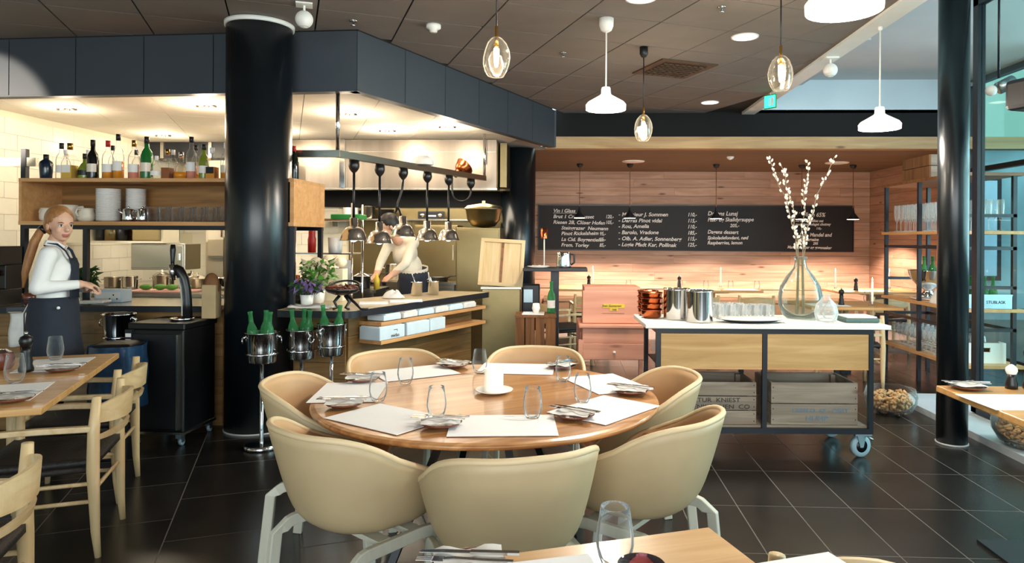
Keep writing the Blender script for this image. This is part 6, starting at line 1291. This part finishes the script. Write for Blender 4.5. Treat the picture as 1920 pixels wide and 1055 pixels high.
el = {-1: (-.05, -.215, 1.13), 1: (-.05, .215, 1.13)}; wr_ = {-1: (.165, -.12, 1.145), 1: (.16, .13, 1.10)}
for s in (-1, 1): prims += [('c', el[s], wr_[s], .046, .031)]
prims += hand(wr_[-1], (.8, .6, -.05), (0, .3, -1), .7) + hand(wr_[1], (.7, -.7, .05), (0, -.3, -1), .6)
def wpick(q):
    if q.z < .065: return 2
    if q.z < .985: return 2
    for s in (-1, 1):
        d = (Vector(wr_[s])-Vector(el[s])).normalized()
        if (Vector(q)-Vector(wr_[s])).dot(d) > -.005 and (Vector(q)-Vector(wr_[s])).length < .22 and q.x > .12: return 0
    if q.z > 1.385 and abs(q.y) < .055: return 0
    return 1
obj('body', blob('body', prims, .008, 4, ('skin', 'shirt', 'trous'), wpick), None, wm)
wh = head('head', wm, (.025, -.005, 1.545), R(-52), (R(0), R(4)), 'hair', scale=.96)
obj('ponytail', MB().tube([(-.085, -.03, -.01), (-.10, -.075, -.05), (-.105, -.11, -.13), (-.11, -.135, -.24), (-.115, -.155, -.35), (-.11, -.165, -.45)], [.018, .026, .030, .029, .022, .006], 12), 'hair', wh)
obj('hair_band', MB().tube([(-.093, -.052, -.03), (-.10, -.072, -.05)], .032, 12), 'rubber', wh)
# apron: wrapped skirt and bib with strap
rows_ = []
for k in range(9):
    q = k/8; z = 1.06-.55*q; rx = .135+.05*q; ry = .165+.035*q
    rows_.append([((-.01+rx*cos(a)*(1+.03*sin(5*a+k))), ry*sin(a)*(1+.02*sin(7*a)), z) for a in [R(-150+300*j/30) for j in range(31)]])
obj('apron_skirt', MB().surf(rows_), 'navy', wm, solid=.006)
obj('apron_bib', MB().surf([[(.125+.012*cos(t_*1.2)-.02*abs(t_)-.015*(z_ > 1.3), t_*.105*(1-.35*max(0, (z_-1.06)/.3)), z_) for t_ in [-1+j/5 for j in range(11)]] for z_ in [1.05+.045*k for k in range(7)]]), 'navy', wm, solid=.006)
obj('apron_strap', MB().tube([(.10, -.06, 1.315), (.075, -.075, 1.37), (.03, -.072, 1.412), (-.03, -.05, 1.415), (-.06, 0, 1.40)], 0, flat=(.022, .005)), 'navy', wm); obj('apron_strap', MB().tube([(.10, .06, 1.315), (.075, .075, 1.37), (.03, .072, 1.412), (-.03, .05, 1.415), (-.06, 0, 1.40)], 0, flat=(.022, .005)), 'navy', wm)
obj('apron_tie', MB().tube([(-.135, -.03, 1.03), (-.165, -.05, .95), (-.16, -.06, .80), (-.15, -.05, .62)], 0, flat=(.03, .004)), 'linen', wm); obj('apron_bow', MB().tube([(-.13, -.02, 1.03), (-.175, -.06, 1.05), (-.18, -.03, 1.02), (-.13, -.01, 1.02)], 0, flat=(.025, .005)), 'navy', wm)
obj('collar', MB().tube([(.055, -.035, 1.385), (.02, -.062, 1.415), (-.04, -.05, 1.425), (-.06, 0, 1.425), (-.04, .05, 1.425), (.02, .062, 1.415), (.055, .035, 1.385)], 0, flat=(.008, .035)), 'shirt', wm); obj('apron_button', MB().lathe([(0, -.004), (.01, -.003), (.01, .003), (0, .004)], 10, c=(.06, -.178, .995), m=Matrix.Rotation(pi/2, 3, 'X')), 'china', wm)

# ---- the cook bending over the preparation counter
ck = thing('person', 'cook in a cream jacket and navy apron bending over the counter under the heat lamps', 'person', (-1.66, 7.40, 0), R(0))
cp = [('e', (0, 0, .98), (.135, .165, .14)), ('e', (-.03, -.02, 1.12), (.125, .155, .15)), ('e', (-.075, -.07, 1.27), (.13, .17, .16)), ('c', (-.23, -.10, 1.385), (.03, -.16, 1.385), .065, .065), ('c', (-.13, -.16, 1.40), (-.17, -.22, 1.47), .056, .048)]
for s in (-1, 1): cp += [('c', (s*.08, 0, .95), (s*.085, 0, .50), .095, .062), ('c', (s*.085, 0, .50), (s*.085, .03, .09), .062, .04), ('c', (s*.085, .03, .06), (s*.09, -.10, .035), .042, .034)]
cw = (-.155, -.335, 1.05); cw2 = (-.30, -.36, 1.06)
cp += [('c', (.03, -.16, 1.385), (-.02, -.28, 1.17), .058, .048), ('c', (-.02, -.28, 1.17), cw, .047, .032), ('c', (-.23, -.12, 1.385), (-.29, -.25, 1.18), .056, .047), ('c', (-.29, -.25, 1.18), cw2, .046, .031)]
cp += hand(cw, (-.5, -.6, -.45), (-.2, .2, -1), .8) + hand(cw2, (-.3, -.8, -.4), (.2, .2, -1), .8)
def cpick(q):
    if q.z < .06: return 3
    if q.z < .99: return 2
    if q.y < -.325 and q.z < 1.105: return 0
    if (Vector(q)-Vector((-.175, -.23, 1.48))).length < .068: return 0
    return 1
obj('body', blob('body', cp, .010, 4, ('skin', 'jacket', 'trous', 'rubber'), cpick), None, ck)
head('head', ck, (-.195, -.27, 1.555), R(205), (0, R(22)), 'hairb')
obj('apron_skirt', MB().surf([[((.150+.03*k/8)*cos(a), (.178+.02*k/8)*sin(a), 1.10-.62*k/8+.03*sin(a)) for a in [2*pi*j/32 for j in range(33)]] for k in range(9)]), 'navy', ck, solid=.006)
obj('apron_tie', MB().surf([[(.10+.05*k/5+.02*j, .02*j, 1.10-.05*k-.02*j) for j in range(4)] for k in range(4)]), 'linen', ck, solid=.004); obj('apron_band', MB().tube([(.152*cos(a), .18*sin(a), 1.10+.03*sin(a)) for a in [2*pi*j/24 for j in range(25)]], 0, flat=(.006, .035)), 'jacket', ck)
# ---- the second cook, mostly hidden by the column
c2 = thing('person', 'second cook in white, mostly hidden behind the big black column', 'person', (-2.82, 6.44, 0), R(180))
qp = [('e', (0, 0, .96), (.125, .165, .13)), ('e', (0, 0, 1.20), (.115, .17, .21)), ('c', (0, -.14, 1.37), (0, .14, 1.37), .06, .06), ('c', (0, 0, 1.40), (.01, 0, 1.49), .05, .05)]
for s in (-1, 1): qp += [('c', (0, s*.085, .93), (0, s*.085, .5), .09, .06), ('c', (0, s*.085, .5), (-.02, s*.085, .09), .06, .04), ('c', (-.02, s*.085, .06), (.12, s*.09, .035), .042, .034), ('c', (0, s*.185, 1.36), (.03, s*.23, 1.12), .056, .047), ('c', (.03, s*.23, 1.12), (.21, s*.15, 1.06), .046, .032)] + hand((.21, s*.15, 1.06), (.8, -.4*s, -.3), (0, 0, -1), .7)
obj('body', blob('body', qp, .011, 4, ('skin', 'shirt', 'trous'), lambda q: 2 if q.z < .97 else (0 if q.x > .205 or (q.z > 1.42 and abs(q.y) < .06) else 1)), None, c2)
head('head', c2, (.02, 0, 1.60), R(0), (0, R(8)), 'hairb')

# nothing stands above its parent's hierarchy: the scene is complete
